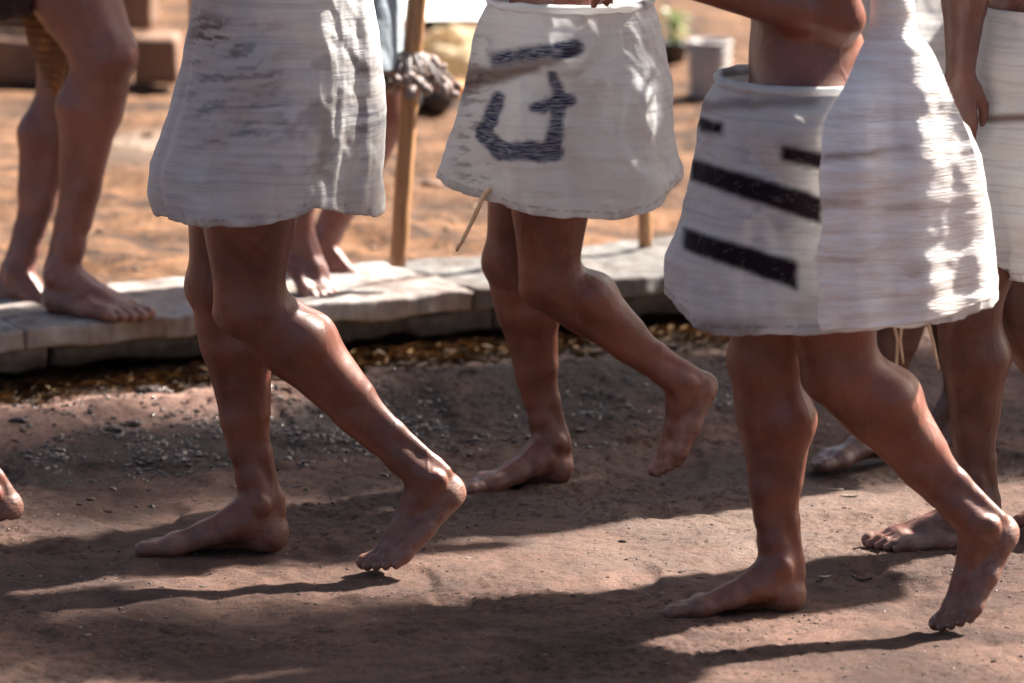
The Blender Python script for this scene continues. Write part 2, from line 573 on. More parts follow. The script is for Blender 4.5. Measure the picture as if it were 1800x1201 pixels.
pts, sz = [], []
while len(pts) < 5400:
    x = rng.uniform(-1.25, 0.15)
    d = rng.normal(-0.72, 0.16) if rng.rand() < 0.8 else rng.uniform(-0.6, -0.2)
    p_ = K0 + KD * ((x - K0.x) / KD.x) + KN * d
    if rng.rand() > float(smooth01(np.array(-p_.x), -0.25, 0.5)) and rng.rand() > 0.4: continue
    if fbm(np.array(p_.x * 9), np.array(p_.y * 9), 3, 51) < 0.50 and rng.rand() < 0.9: continue
    pts.append((p_.x, p_.y)); sz.append(0.0008 + 0.0070 * rng.rand() ** 4)
g_ = chunks('charcoal_gravel', pts, sz, CHAR)
tag(g_, 'wet black charcoal grit strewn over the clay in front of the kerb', 'gravel', kind='stuff')
pts, sz = [], []
while len(pts) < 8500:
    x = rng.uniform(-1.3, 1.3); y = rng.uniform(8.95, 12.2)
    if kdist(x, y) > -0.05: continue
    if fbm(np.array(x * 4), np.array(y * 4), 3, 77) < 0.45 and rng.rand() < 0.75: continue
    pts.append((x, y)); sz.append(0.0007 + 0.0036 * rng.rand() ** 6)
g_ = chunks('earth_crumbs', pts, sz, CRUMB)
tag(g_, 'small dark crumbs of earth scattered across the trodden ground', 'dirt', kind='stuff')
pts, sz = [], []
while len(pts) < 2600:
    x = rng.uniform(-1.3, 1.3); y = rng.uniform(8.95, 11.9)
    if kdist(x, y) > -0.2: continue
    pts.append((x, y)); sz.append(0.0007 + 0.0026 * rng.rand() ** 5)
g_ = chunks('pale_grit', pts, sz, mat_plain('pale_grit', (0.16, 0.12, 0.10), (0.34, 0.28, 0.24), 30))
tag(g_, 'pale grains of grit scattered across the trodden ground', 'grit', kind='stuff')
pts, sz = [], []
while len(pts) < 900:
    x = rng.uniform(-1.6, 1.6); y = rng.uniform(11.9, 16.5)
    if kdist(x, y) < 0.46: continue
    pts.append((x, y)); sz.append(0.002 + 0.012 * rng.rand() ** 4)
g_ = chunks('ochre_crumbs', pts, sz, mat_plain('ochre_crumb', (0.06, 0.03, 0.016), (0.20, 0.11, 0.06), 20))
tag(g_, 'lumps of ochre earth scattered behind the kerb', 'dirt', kind='stuff')

# dry litter against the kerb
V, Fc = [], []
o_ = 0
for i in range(4200):
    x = rng.uniform(-1.25, 1.2)
    d = -0.012 - abs(rng.normal(0.0, 0.125))
    if d > -0.012: d = -0.012
    p_ = K0 + KD * ((x - K0.x) / KD.x) + KN * d
    L = rng.uniform(0.012, 0.06); wd = rng.uniform(0.0012, 0.0065)
    a = rng.normal(0.48, 0.55); rise = rng.normal(0, 0.16)
    dx, dy = math.cos(a), math.sin(a)
    z0 = gz(p_.x, p_.y) + rng.uniform(0.0, 0.018) * math.exp(d * 8)
    for k in range(4):
        s = k / 3.0
        ww = wd * (1 - 0.75 * abs(2 * s - 1) ** 2)
        cx, cy = p_.x + dx * L * (s - 0.5), p_.y + dy * L * (s - 0.5)
        z = z0 + L * (rise * (s - 0.5) + 0.22 * (0.25 - (s - 0.5) ** 2)) + 0.001
        V += [(cx - dy * ww, cy + dx * ww, max(z, z0)), (cx + dy * ww, cy - dx * ww, max(z, z0) + wd * 0.7)]
    for k in range(3):
        q = o_ + 2 * k
        Fc.append((q, q + 1, q + 3, q + 2))
    o_ += 8
g_ = mesh_obj('dry_litter', V, Fc, STRAW)
tag(g_, 'brown straw and leaf litter gathered along the foot of the kerb', 'litter', kind='stuff')


# ------------------------------------------------------------ kerb of long stones
def rough_box(name, p0, ux, uy, L, W, H, mat, parent, seed, nx=28, ny=10, nz=5, amp=0.006, r=0.012):
    """Block with worn edges: a subdivided box, corners eased, faces slightly uneven."""
    V, Fc, key = [], [], {}
    def vid(i, j, k):
        q = (i, j, k)
        if q not in key:
            x, y, z = i / nx * L, j / ny * W, k / nz * H
            cx, cy, cz = min(max(x, r), L - r), min(max(y, r), W - r), min(max(z, r), H - r)
            d = Vector((x - cx, y - cy, z - cz))
            if d.length > 1e-9:
                x, y, z = (Vector((cx, cy, cz)) + d.normalized() * min(r, d.length))[:]
            w_ = p0 + ux * x + uy * y + Vector((0, 0, z))
            nn = mnoise.noise_vector((w_ + Vector((seed * 3.1, 0, 0))) * 9) * amp + mnoise.noise_vector((w_ + Vector((0, seed * 1.7, 0))) * 34) * amp * 0.35
            w_ += nn
            key[q] = len(V); V.append(w_)
        return key[q]
    for i in range(nx):
        for j in range(ny):
            Fc.append((vid(i, j, nz), vid(i + 1, j, nz), vid(i + 1, j + 1, nz), vid(i, j + 1, nz)))
            Fc.append((vid(i, j, 0), vid(i, j + 1, 0), vid(i + 1, j + 1, 0), vid(i + 1, j, 0)))
    for i in range(nx):
        for k in range(nz):
            Fc.append((vid(i, 0, k), vid(i + 1, 0, k), vid(i + 1, 0, k + 1), vid(i, 0, k + 1)))
            Fc.append((vid(i, ny, k), vid(i, ny, k + 1), vid(i + 1, ny, k + 1), vid(i + 1, ny, k)))
    for j in range(ny):
        for k in range(nz):
            Fc.append((vid(0, j, k), vid(0, j, k + 1), vid(0, j + 1, k + 1), vid(0, j + 1, k)))
            Fc.append((vid(nx, j, k), vid(nx, j + 1, k), vid(nx, j + 1, k + 1), vid(nx, j, k + 1)))
    return mesh_obj(name, V, Fc, mat, parent)


kerb = empty('kerb', K0)
tag(kerb, 'low kerb of long pale rendered stones between the path and the ochre earth', 'kerb', kind='structure')
UP = Vector((0, 0, 1))
s0 = -1.88
for i, L in enumerate((0.95, 0.96, 1.01, 0.92, 0.95, 0.9)):
    p0 = K0 + KD * s0 + KN * (rng.uniform(-0.004, 0.006) - 0.006) + Vector((0, 0, 0.074))
    rough_box('kerb_stone', p0, KD, KN, L - 0.002, KERB_W + .006, KERB_H - 0.074 + rng.uniform(-0.001, 0.001), KERB_D if i >= 3 else KERB, kerb, i + 1, nx=120, ny=40, nz=7, amp=0.010, r=0.005)
    p0 = K0 + KD * (s0 + 0.06) + KN * 0.016 + Vector((0, 0, 0.026))
    rough_box('kerb_footing', p0, KD, KN, L - 0.006, KERB_W - .05, 0.05, KERB_D if i >= 2 else KERB, kerb, i + 21, nx=110, ny=16, nz=8, amp=0.016, r=0.010)
    s0 += L

# ------------------------------------------------------------ implicit bodies
class Grid:
    def __init__(s, lo, hi, h):
        s.h = h
        s.lo = np.array(lo, float)
        s.n = np.maximum(np.ceil((np.array(hi) - s.lo) / h).astype(int) + 1, 4)
        s.a = np.full(s.n, 0.06, dtype=np.float32)

    def blank(s):
        g = Grid.__new__(Grid); g.h, g.lo, g.n = s.h, s.lo, s.n
        g.a = np.full(s.n, 0.06, dtype=np.float32)
        return g

    def box(s, lo, hi):
        i0 = np.clip(np.floor((lo - s.lo) / s.h).astype(int), 0, s.n)
        i1 = np.clip(np.ceil((hi - s.lo) / s.h).astype(int) + 1, 0, s.n)
        if np.any(i1 <= i0): return None, None
        ax = [s.lo[k] + s.h * np.arange(i0[k], i1[k]) for k in range(3)]
        X = [ax[0][:, None, None].astype(np.float32), ax[1][None, :, None].astype(np.float32), ax[2][None, None, :].astype(np.float32)]
        return tuple(slice(i0[k], i1[k]) for k in range(3)), X

    def put(s, sl, d, k):
        a = s.a[sl]
        if k <= 0:
            s.a[sl] = np.minimum(a, d)
        else:
            h = np.clip(0.5 + 0.5 * (a - d) / k, 0, 1)
            s.a[sl] = a * (1 - h) + d * h - k * h * (1 - h)

    def cone(s, a, b, r1, r2, k=0.01):
        a = np.array(a, float); b = np.array(b, float)
        m = 0.03 + k
        lo = np.minimum(a - r1, b - r2) - m; hi = np.maximum(a + r1, b + r2) + m
        sl, X = s.box(lo, hi)
        if sl is None: return
        ba = b - a
        L2 = float(ba @ ba) + 1e-12
        t = ((X[0] - a[0]) * ba[0] + (X[1] - a[1]) * ba[1] + (X[2] - a[2]) * ba[2]) / L2
        t = np.clip(t, 0, 1)
        ts = t * t * (3 - 2 * t) * 0.35 + t * 0.65
        d = np.sqrt((X[0] - a[0] - ba[0] * t) ** 2 + (X[1] - a[1] - ba[1] * t) ** 2 + (X[2] - a[2] - ba[2] * t) ** 2) - (r1 + (r2 - r1) * ts)
        s.put(sl, d, k)

    def ell(s, c, M, rad, k=0.01, sub=False):
        """ellipsoid, M rows = axes in world"""
        c = np.array(c, float); rad = np.array(rad, float); rm = rad.max()
        sl, X = s.box(c - rm - 0.03, c + rm + 0.03)
        if sl is None: return
        q = 0; g2 = 0
        for i in range(3):
            ax = M[i]
            l = (X[0] - c[0]) * ax[0] + (X[1] - c[1]) * ax[1] + (X[2] - c[2]) * ax[2]
            q = q + (l / rad[i]) ** 2
            g2 = g2 + (l / rad[i] ** 2) ** 2
        k0 = np.sqrt(q)
        d = k0 * (k0 - 1) / np.maximum(np.sqrt(g2), 1e-6)
        if not sub:
            s.put(sl, d, k)
        else:
            a = s.a[sl]; d = -d
            h = np.clip(0.5 - 0.5 * (a - d) / k, 0, 1)
            s.a[sl] = a * (1 - h) + d * h + k * h * (1 - h)

    def mesh(s):
        a = s.a
        a[0] = a[-1] = 0.02; a[:, 0] = a[:, -1] = 0.02; a[:, :, 0] = a[:, :, -1] = 0.02
        ng = a < 0
        c = np.zeros(tuple(s.n - 1), dtype=np.int8)
        for i in (0, 1):
            for j in (0, 1):
                for k in (0, 1):
                    c += ng[i:i + s.n[0] - 1, j:j + s.n[1] - 1, k:k + s.n[2] - 1]
        act = (c > 0) & (c < 8)
        I = np.argwhere(act)
        ids = np.full(c.shape, -1, dtype=np.int32)
        ids[act] = np.arange(len(I))
        acc = np.zeros((len(I), 3)); cnt = np.zeros(len(I))
        for ax in range(3):
            o1, o2 = [q for q in range(3) if q != ax]
            for u in (0, 1):
                for w_ in (0, 1):
                    off = np.zeros(3, int); off[o1] = u; off[o2] = w_
                    p0 = I + off; p1 = p0.copy(); p1[:, ax] += 1
                    v0 = a[p0[:, 0], p0[:, 1], p0[:, 2]]; v1 = a[p1[:, 0], p1[:, 1], p1[:, 2]]
                    m = (v0 < 0) != (v1 < 0)
                    t = np.where(m, v0 / np.where(m, v0 - v1, 1), 0)
                    pp = off[None].astype(float).repeat(len(I), 0); pp[:, ax] += t
                    acc[m] += pp[m]; cnt[m] += 1
        V = s.lo + (I + acc / cnt[:, None]) * s.h
        Fs = []
        for ax in range(3):
            o1, o2 = (ax + 1) % 3, (ax + 2) % 3
            sl0 = [slice(1, s.n[q] - 1) for q in range(3)]
            sl0[ax] = slice(0, s.n[ax] - 1)
            sl1 = list(sl0); sl1[ax] = slice(1, s.n[ax])
            n0, n1 = ng[tuple(sl0)], ng[tuple(sl1)]
            E = np.argwhere(n0 != n1)
            base = E.copy(); base[:, o1] += 1; base[:, o2] += 1
            flip = n0[E[:, 0], E[:, 1], E[:, 2]]
            q = []
            for (u, w_) in ((1, 1), (0, 1), (0, 0), (1, 0)):
                cc = base.copy(); cc[:, o1] -= u; cc[:, o2] -= w_
                q.append(ids[cc[:, 0], cc[:, 1], cc[:, 2]])
            q = np.stack(q, -1)
            q[~flip] = q[~flip][:, ::-1]
            Fs.append(q)
        Fq = np.concatenate(Fs)
        # one pass of relaxation to take the stair steps out
        A_ = np.zeros_like(V); C_ = np.zeros(len(V))
        for i in range(4):
            x, y = Fq[:, i], Fq[:, (i + 1) % 4]
            np.add.at(A_, x, V[y]); np.add.at(C_, x, 1)
        V = V * 0.55 + 0.45 * A_ / np.maximum(C_, 1)[:, None]
        return V, Fq


def npv(v):
    return np.array([v[0], v[1], v[2]], float)


def frame(fwd, up, side):
    """orthonormal axes: forward, medial, up. side=+1 right foot (medial = left of forward)"""
    f = Vector(fwd).normalized()
    u = Vector(up); u = (u - f * u.dot(f)).normalized()
    l = u.cross(f)
    return npv(f), npv(l) * side, npv(u)


NAILS = []
BODIES = {}


def foot_prims(g, ank, fwd, up, side, S, toe_bend=0.0, ground_z=None):
    """ank: ankle centre (0.068*S above the sole). Local x forward, y medial, z up from the sole."""
    f, m, u = frame(fwd, up, side)
    O = npv(ank) - u * 0.071 * S
    W = lambda x, y, z: O + (f * x + m * y + u * z) * S
    fb = g.blank()
    c = lambda a, b, r1, r2, k=0.014: fb.cone(W(*a), W(*b), r1 * S, r2 * S, k * S)
    c((-.010, 0, .030), (.004, -.002, .034), .031, .028)
    fb.ell(W(-.016, 0, .024), (f, m, u), (.030 * S, .029 * S, .028 * S), .01)
    c((-.024, 0, .040), (-.030, 0, .085), .020, .0105)
    c((-.002, 0, .085), (.022, .002, .060), .029, .029)
    c((.000, 0, .050), (.040, .006, .046), .0275, .0255)
    c((.020, .004, .060), (.085, .010, .036), .024, .0185)
    c((.085, .010, .034), (.132, .008, .021), .0180, .0130)
    c((-.004, -.010, .022), (.065, -.022, .018), .022, .0175)
    c((.065, -.022, .018), (.126, -.030, .0145), .0175, .0140)
    c((.025, .014, .048), (.085, .022, .031), .020, .0170)
    c((.085, .022, .031), (.140, .027, .0185), .0170, .0175)
    c((.140, .027, .0175), (.134, .002, .0165), .0165, .0150)
    c((.134, .002, .0165), (.126, -.030, .0150), .0150, .0135)
    # metatarsal ridges and tendons
    for (y0, y1, x1) in ((.010, .022, .142), (.004, .007, .144), (-.002, -.008, .138), (-.008, -.021, .130), (-.012, -.032, .120)):
        c((.055, y0, .054 - abs(y0 - .01) * .5), (x1 - .01, y1, .0265 if y1 > 0 else .022), .0048, .0068, .0042)
    c((.030, .012, .084), (.080, .022, .054), .0065, .0050, .006)
    c((.080, .022, .054), (.138, .028, .034), .0050, .0045, .005)
    c((.010, .020, .082), (.050, .030, .050), .0065, .0055, .007)
    # malleoli
    fb.ell(W(-.002, .030, .080), (f, m, u), (.0145 * S, .0095 * S, .0155 * S), .008)
    fb.ell(W(-.012, -.031, .070), (f, m, u), (.0125 * S, .0095 * S, .0160 * S), .008)
    # arch
    fb.ell(W(.058, .040, -.010), (f, m, u), (.056 * S, .036 * S, .027 * S), .010, sub=True)
    # flat sole
    sl, X = fb.box(fb.lo, fb.lo + fb.h * (fb.n - 1))
    z = (X[0] - O[0]) * u[0] + (X[1] - O[1]) * u[1] + (X[2] - O[2]) * u[2]
    k = .006
    d = (.0005 - z).astype(np.float32)
    h = np.clip(0.5 - 0.5 * (fb.a[sl] - d) / k, 0, 1)
    fb.a[sl] = fb.a[sl] * (1 - h) + d * h + k * h * (1 - h)
    tb = g.blank()
    cb_, sb_ = math.cos(toe_bend), math.sin(toe_bend)

    def T(x, y, z, x0=.138):
        dx, dz = x - x0, z - .010
        if dx > 0:
            dx, dz = dx * cb_ - dz * sb_, dx * sb_ + dz * cb_
        return W(x0 + dx, y, .010 + dz)
    toes = [((.144, .026, .0165), (.170, .0275, .0150), (.1855, .0265, .0138), .0150, .0125, .0138),
            ((.146, .0065, .0180), (.170, .0080, .0185), (.1860, .0085, .0098), .0100, .0085, .0092),
            ((.140, -.0080, .0165), (.161, -.0080, .0175), (.1750, -.0075, .0092), .0092, .0080, .0086),
            ((.132, -.0205, .0150), (.150, -.0220, .0160), (.1625, -.0215, .0086), .0088, .0076, .0082),
            ((.121, -.0325, .0130), (.137, -.0350, .0135), (.1480, -.0345, .0082), .0085, .0074, .0078)]
    for (a, b_, c_, ra, rb, rc) in toes:
        tb.cone(T(*a), T(*b_), ra * S, rb * S, 0.0012)
        tb.cone(T(*b_), T(*c_), rb * S, rc * S, 0.003)
    NAILS.append((T, toes, S, f, m, u, side, cb_, sb_))
    sl = (slice(None),) * 3
    fb.put(sl, tb.a, .0065)
    g.put(sl, fb.a, .014)
    return W


def leg(hip, knee, ank, kfwd, fwd, up, side, S, girth, toe_bend, h, ztop):
    hip, knee, ank = npv(hip), npv(knee), npv(ank)
    toe = ank + npv(Vector(fwd).normalized()) * 0.21 * S
    pts = np.array([knee, ank, toe, ank - (toe - ank) * 0.35])
    lo = pts.min(0) - 0.085; hi = pts.max(0) + 0.085
    # the thigh up to ztop
    if hip[2] > ztop:
        tt = (ztop - knee[2]) / max(hip[2] - knee[2], 1e-3)
        top = knee + (hip - knee) * min(max(tt, 0), 1)
        lo = np.minimum(lo, top - 0.10); hi = np.maximum(hi, top + 0.10)
    hi[2] = ztop
    lo[2] = min(lo[2], (pts.min(0) - 0.05)[2])
    g = Grid(lo, hi, h)
    q = girth
    ax = ank - knee; Ls = np.linalg.norm(ax); ax /= Ls
    F_ = npv(kfwd); F_ = F_ - ax * (F_ @ ax); F_ /= np.linalg.norm(F_)
    M_ = np.cross(F_, ax)
    # medial is left of forward for a right leg: ax points down
    M_ = np.cross(-ax, F_) * side
    L = lambda t, f_, m_: knee + ax * Ls * t + F_ * f_ * q + M_ * m_ * q
    c = lambda a, b_, r1, r2, k=0.020: g.cone(L(*a), L(*b_), r1 * q, r2 * q, k)
    c((0, 0, 0), (.25, .006, 0), .047, .043)
    c((.02, .010, .016), (.10, 0, .012), .036, .036)
    c((.02, .010, -.016), (.10, 0, -.012), .036, .034)
    g.ell(L(-.02, .040, 0), (F_, M_, ax), (.020 * q, .024 * q, .028 * q), .020)
    c((.12, .034, 0), (.15, .030, 0), .012, .014, .014)          # tibial tuberosity
    c((.15, .012, 0), (.60, .008, 0), .038, .0255)
    c((.60, .008, 0), (.86, .003, 0), .0255, .0235)
    c((.86, .003, 0), (1.0, .000, 0), .0235, .0280)
    c((.15, .024, -.008), (.75, .018, .004), .020, .014, .014)    # shin edge
    c((.06, -.024, .016), (.27, -.032, .019), .030, .037)
    c((.27, -.032, .019), (.56, -.022, .010), .037, .022)
    c((.06, -.022, -.018), (.25, -.028, -.020), .028, .034)
    c((.25, -.028, -.020), (.50, -.018, -.012), .034, .022)
    c((.45, -.017, .002), (.76, -.020, 0), .028, .0165)
    c((.76, -.022, 0), (1.02, -.032, 0), .0150, .0095, .010)
    # thigh
    tx = hip - knee; Lt = np.linalg.norm(tx); tx /= Lt
    F2 = npv(kfwd); F2 = F2 - tx * (F2 @ tx); F2 /= np.linalg.norm(F2)
    M2 = np.cross(tx, F2) * side
    T_ = lambda t, f_, m_: knee + tx * Lt * t + F2 * f_ * q + M2 * m_ * q
    c2 = lambda a, b_, r1, r2, k=0.022: g.cone(T_(*a), T_(*b_), r1 * q, r2 * q, k)
    c2((0, 0, 0), (.35, .004, 0), .049, .064)
    c2((.35, .004, 0), (1, 0, 0), .064, .083)
    c2((.05, .022, .018), (.28, .026, .022), .032, .045)
    c2((.06, .022, -.016), (.35, .030, -.018), .030, .046)
    c2((.02, -.026, .022), (.40, -.022, .016), .024, .046)
    c2((.02, -.026, -.022), (.40, -.022, -.018), .024, .044)
    W = foot_prims(g, ank, fwd, up, side, S, toe_bend)
    V, Fq = g.mesh()
    f, m, u = frame(fwd, up, side)
    O = npv(ank) - u * 0.068 * S
    lz = (V - O) @ u; lx = (V - O) @ f
    sole = np.clip(1 - lz / 0.075, 0, 1) * (lx > -0.08) * (lx < 0.25)
    sole *= (np.abs((V - O) @ m) < 0.07)
    return V, Fq, sole


def fwd_vec(yaw, pitch, sgn):
    """walking towards -x when sgn=-1; yaw>0 turns the toes to the camera, pitch>0 points them down"""
    f = Vector((sgn * math.cos(pitch) * math.cos(yaw), -math.cos(pitch) * math.sin(yaw), -math.sin(pitch)))
    u = Vector((sgn * math.sin(pitch) * math.cos(yaw), -math.sin(pitch) * math.sin(yaw), math.cos(pitch)))
    return f, u


def hand_prims(g, wrist, d, palm_n, side, S=1.0, curl=0.5):
    d = Vector(d).normalized(); n = Vector(palm_n); n = (n - d * n.dot(d)).normalized()
    s = d.cross(n) * side
    W = lambda a, b_, c_: npv(Vector(wrist) + (d * a + s * b_ + n * c_) * S)
    for y, ln in ((-.024, .075), (-.008, .082), (.008, .080), (.022, .072)):
        g.cone(W(.01, y * .6, 0), W(ln, y, 0), .014 * S, .0105 * S, .008)
    for y, l0, fl in ((-.027, .078, .062), (-.009, .085, .074), (.009, .083, .068), (.025, .075, .052)):
        p0 = Vector((l0, y, 0)); a = 0.0
        for kk, fr in enumerate((.45, .32, .23)):
            a += curl * (0.5 + .3 * kk)
            p1 = p0 + Vector((math.cos(a) * fl * fr, y * .03, math.sin(a) * fl * fr))
            g.cone(W(*p0), W(*p1), (.0090 - .001 * kk) * S, (.0082 - .001 * kk) * S, .002)
            p0 = p1
    g.cone(W(.02, -.024, .004), W(.05, -.044, .016), .014 * S, .0105 * S, .008)
    g.cone(W(.05, -.044, .016), W(.078, -.046, .034), .0105 * S, .0080 * S, .003)


def person(spec):
    """spec in pixels for what the picture shows; everything above follows human proportions"""
    nm = 'person'
    skin = spec['skin']
    sgn = spec['sgn']; h = spec.get('h', 0.0023); q = spec.get('girth', 1.0); bs = spec.get('body', 1.0)
    hipc = spec['hip']                      # Vector, pelvis centre
    face = fwd_vec(spec.get('yaw', 0.0), 0, sgn)[0]
    leftv = Vector((0, 0, 1)).cross(face)
    root = empty(nm, (hipc.x, hipc.y, spec.get('gz', 0.0)))
    tag(root, spec['label'], 'person', spec.get('group'))
    VS, FS, SO = [], [], []
    off = 0
    NAILS.clear()
    hips = {}
    for lg in spec['legs']:
        side = lg['side']                    # +1 right, -1 left
        hp = hipc - leftv * 0.085 * side * bs
        hips[side] = hp
        kf = lg.get('kfwd', face)
        f, u = fwd_vec(lg.get('fyaw', 0), lg.get('pitch', 0), sgn)
        V, Fq, so = leg(hp, lg['knee'], lg['ank'], kf, f, u, side, lg.get('S', 1.0), lg.get('girth', q), lg.get('bend', 0), h, spec['ztop'])
        VS.append(V); FS.append(Fq + off); SO.append(so); off += len(V)
        lg['hip'] = hp
    # torso, arms, head at a coarser pitch
    H = 0.0065
    lo = npv(hipc) - np.array([.55, .45, .22]); hi = npv(hipc) + np.array([.55, .45, .82])
    for arm in spec.get('arms', {}).values():
        for p_ in arm[:2]: lo = np.minimum(lo, npv(p_) - .14); hi = np.maximum(hi, npv(p_) + .14)
    g = Grid(lo, hi, H)
    C = hipc; lv = leftv * bs; lean = face * spec.get('lean', 0.02)
    pt = lambda s_, up_, f_=0: npv(C + lv * s_ + Vector((0, 0, up_ * bs)) + face * f_ + lean * (up_ / 0.4))
    for sd_ in (-1, 1):
        hp = npv(hips[sd_]) if sd_ in hips else pt(-.085 * sd_, 0)
        kn = [l for l in spec['legs'] if l['side'] == sd_]
        if kn:
            k_ = npv(kn[0]['knee'])
            top = hp + (k_ - hp) * 0.45
            g.cone(top, hp, .069 * q, .088 * q, .03)
        g.cone(hp, pt(-.05 * sd_, .10, -.01), .092, .088, .03)
        g.cone(pt(-.045 * sd_, .10), pt(-.055 * sd_, .22), .082, .078, .03)
        g.cone(pt(-.055 * sd_, .22), pt(-.075 * sd_, .38, .01), .078, .088, .03)
        g.cone(pt(-.075 * sd_, .40, .01), pt(-.14 * sd_, .44), .070, .050, .03)
        sh = pt(-.165 * sd_, .43)
        arm = spec.get('arms', {}).get(sd_)
        if arm is None:
            el = sh + npv(Vector((0, 0, -.25)) - face * .06 * sd_ - leftv * .05 * sd_)
            wr = el + npv(Vector((0, 0, .07)) + face * .19 + leftv * .05 * sd_)
        else:
            el, wr = npv(arm[0]), npv(arm[1])
        g.cone(sh, el, .046, .036, .02)
        g.cone(el, el + (wr - el) * .3, .037, .038, .015)
        g.cone(el + (wr - el) * .3, wr, .038, .025, .015)
        dd = Vector(wr - el)
        hand_prims(g, wr, dd, leftv * sd_ if arm is None else arm[2], sd_, 1.0, 0.75 if arm is None else arm[3])
    g.cone(pt(0, .45), pt(0, .54, .01), .052, .045, .02)
    hc = pt(0, .64, .02)
    fv, mv, uv = frame(face, (0, 0, 1), 1)
    g.ell(hc, (fv, mv, uv), (.092, .074, .105), .02)
    g.ell(hc + fv * .03 - uv * .055, (fv, mv, uv), (.058, .050, .055), .02)
    g.cone(hc + fv * .088 + uv * .005, hc + fv * .106 - uv * .028, .009, .013, .01)
    for s_ in (-1, 1):
        g.ell(hc + mv * .076 * s_ - uv * .01, (fv, mv, uv), (.018, .009, .030), .006)
        g.ell(hc + fv * .094 + mv * .032 * s_ + uv * .006, (fv, mv, uv), (.014, .018, .013), .010, sub=True)
    g.cone(hc + fv * .082 - uv * .058 - mv * .018, hc + fv * .082 - uv * .058 + mv * .018, .009, .009, .008)
    V, Fq = g.mesh()
    VS.append(V); FS.append(Fq + off); SO.append(np.zeros(len(V)))
    V = np.concatenate(VS); Fq = np.concatenate(FS); SO = np.concatenate(SO)
    body = mesh_obj('body', V, Fq, skin, root)
    hi_f = Fq[(V[Fq[:, 0], 2] > 0.36)]
    BODIES[root.name] = (V, hi_f)
    attr(body, 'sole', SO)
    # toenails
    for (T, toes, S, f, m, u, side, cb_, sb_) in NAILS:
        tf = f * cb_ + u * sb_; tu = u * cb_ - f * sb_
        for i, (a, b_, c_, ra, rb, rc) in enumerate(toes):
            wd = rc * (0.72 if i == 0 else 0.62) * S
            p_ = npv(T(*c_)) + tu * rc * S * 0.80 + tf * rc * S * 0.36
            nf = (tf * .86 - tu * .42); nu = (tu * .86 + tf * .42)
            VV, FF = [], []
            n_ = 7
            for ii in range(n_):
                for jj in range(n_):
                    x = (ii / (n_ - 1) - .5) * 2; y = (jj / (n_ - 1) - .5) * 2
                    r_ = max(abs(x), abs(y)); rr = math.hypot(x, y)
                    if rr > 1e-6: x, y = x * r_ / rr, y * r_ / rr
                    z = -.0034 * S * (y * y) * (wd / .009) + (0 if r_ < .99 else -.0012)
                    VV.append(p_ + nf * x * wd * 1.05 + m * y * wd * .95 + nu * (z + .0008))
            for ii in range(n_ - 1):
                for jj in range(n_ - 1):
                    FF.append((ii * n_ + jj, (ii + 1) * n_ + jj, (ii + 1) * n_ + jj + 1, ii * n_ + jj + 1))
            if side < 0: FF = [x[::-1] for x in FF]
            mesh_obj('toenail', [tuple(v) for v in VV], FF, m_nail, root)
    # hair
    VV, FF = [], []
    nl, nm_ = 18, 24
    for i in range(nl):
        a = i / (nl - 1) * math.pi * 0.62
        for j in range(nm_):
            bb = 2 * math.pi * j / nm_
            d_ = fv * math.sin(a) * math.cos(bb) + mv * math.sin(a) * math.sin(bb) + uv * math.cos(a)
            back = max(0.0, -math.cos(bb))
            drop = max(0, a - 0.9) * (0.05 + .16 * back)
            fr = max(0.0, math.cos(bb))
            rr = np.array([.101, .083, .113])
            lift = 0.045 * fr * max(0, a - 0.8)
            p_ = hc + fv * (d_ @ fv) * rr[0] * (1 - 0.25 * fr * max(0, a - 1.2)) + mv * (d_ @ mv) * rr[1] + uv * (d_ @ uv) * rr[2]
            VV.append(p_ - uv * drop + uv * lift + 0.004 * rng.randn(3) * 0.3)
    for i in range(nl - 1):
        for j in range(nm_):
            j2 = (j + 1) % nm_
            FF.append((i * nm_ + j, (i + 1) * nm_ + j, (i + 1) * nm_ + j2, i * nm_ + j2))
    mesh_obj('hair', [tuple(v) for v in VV], FF, m_hair, root)
    return root


# ------------------------------------------------------------ skirts
def seg_mask(px, py, x0, y0, x1, y1, w_, soft=5.0):
    dx, dy = x1 - x0, y1 - y0
    t = np.clip(((px - x0) * dx + (py - y0) * dy) / (dx * dx + dy * dy), 0, 1)
    d = np.hypot(px - x0 - dx * t, py - y0 - dy * t)
    return 1 - smooth01(d, w_ / 2 - soft, w_ / 2 + soft)


def box_mask(px, py, x0, x1, ya0, ya1, yb0, yb1, soft=4.0):
    soft = soft + 3.5
    """a band between x0 and x1 whose top runs ya0->ya1 and foot yb0->yb1"""
    t = np.clip((px - x0) / (x1 - x0), 0, 1)
    a = ya0 + (ya1 - ya0) * t; b_ = yb0 + (yb1 - yb0) * t
    return smooth01(py, a - soft, a + soft) * (1 - smooth01(py, b_ - soft, b_ + soft)) * smooth01(px, x0 - soft, x0 + soft) * (1 - smooth01(px, x1 - soft, x1 + soft))


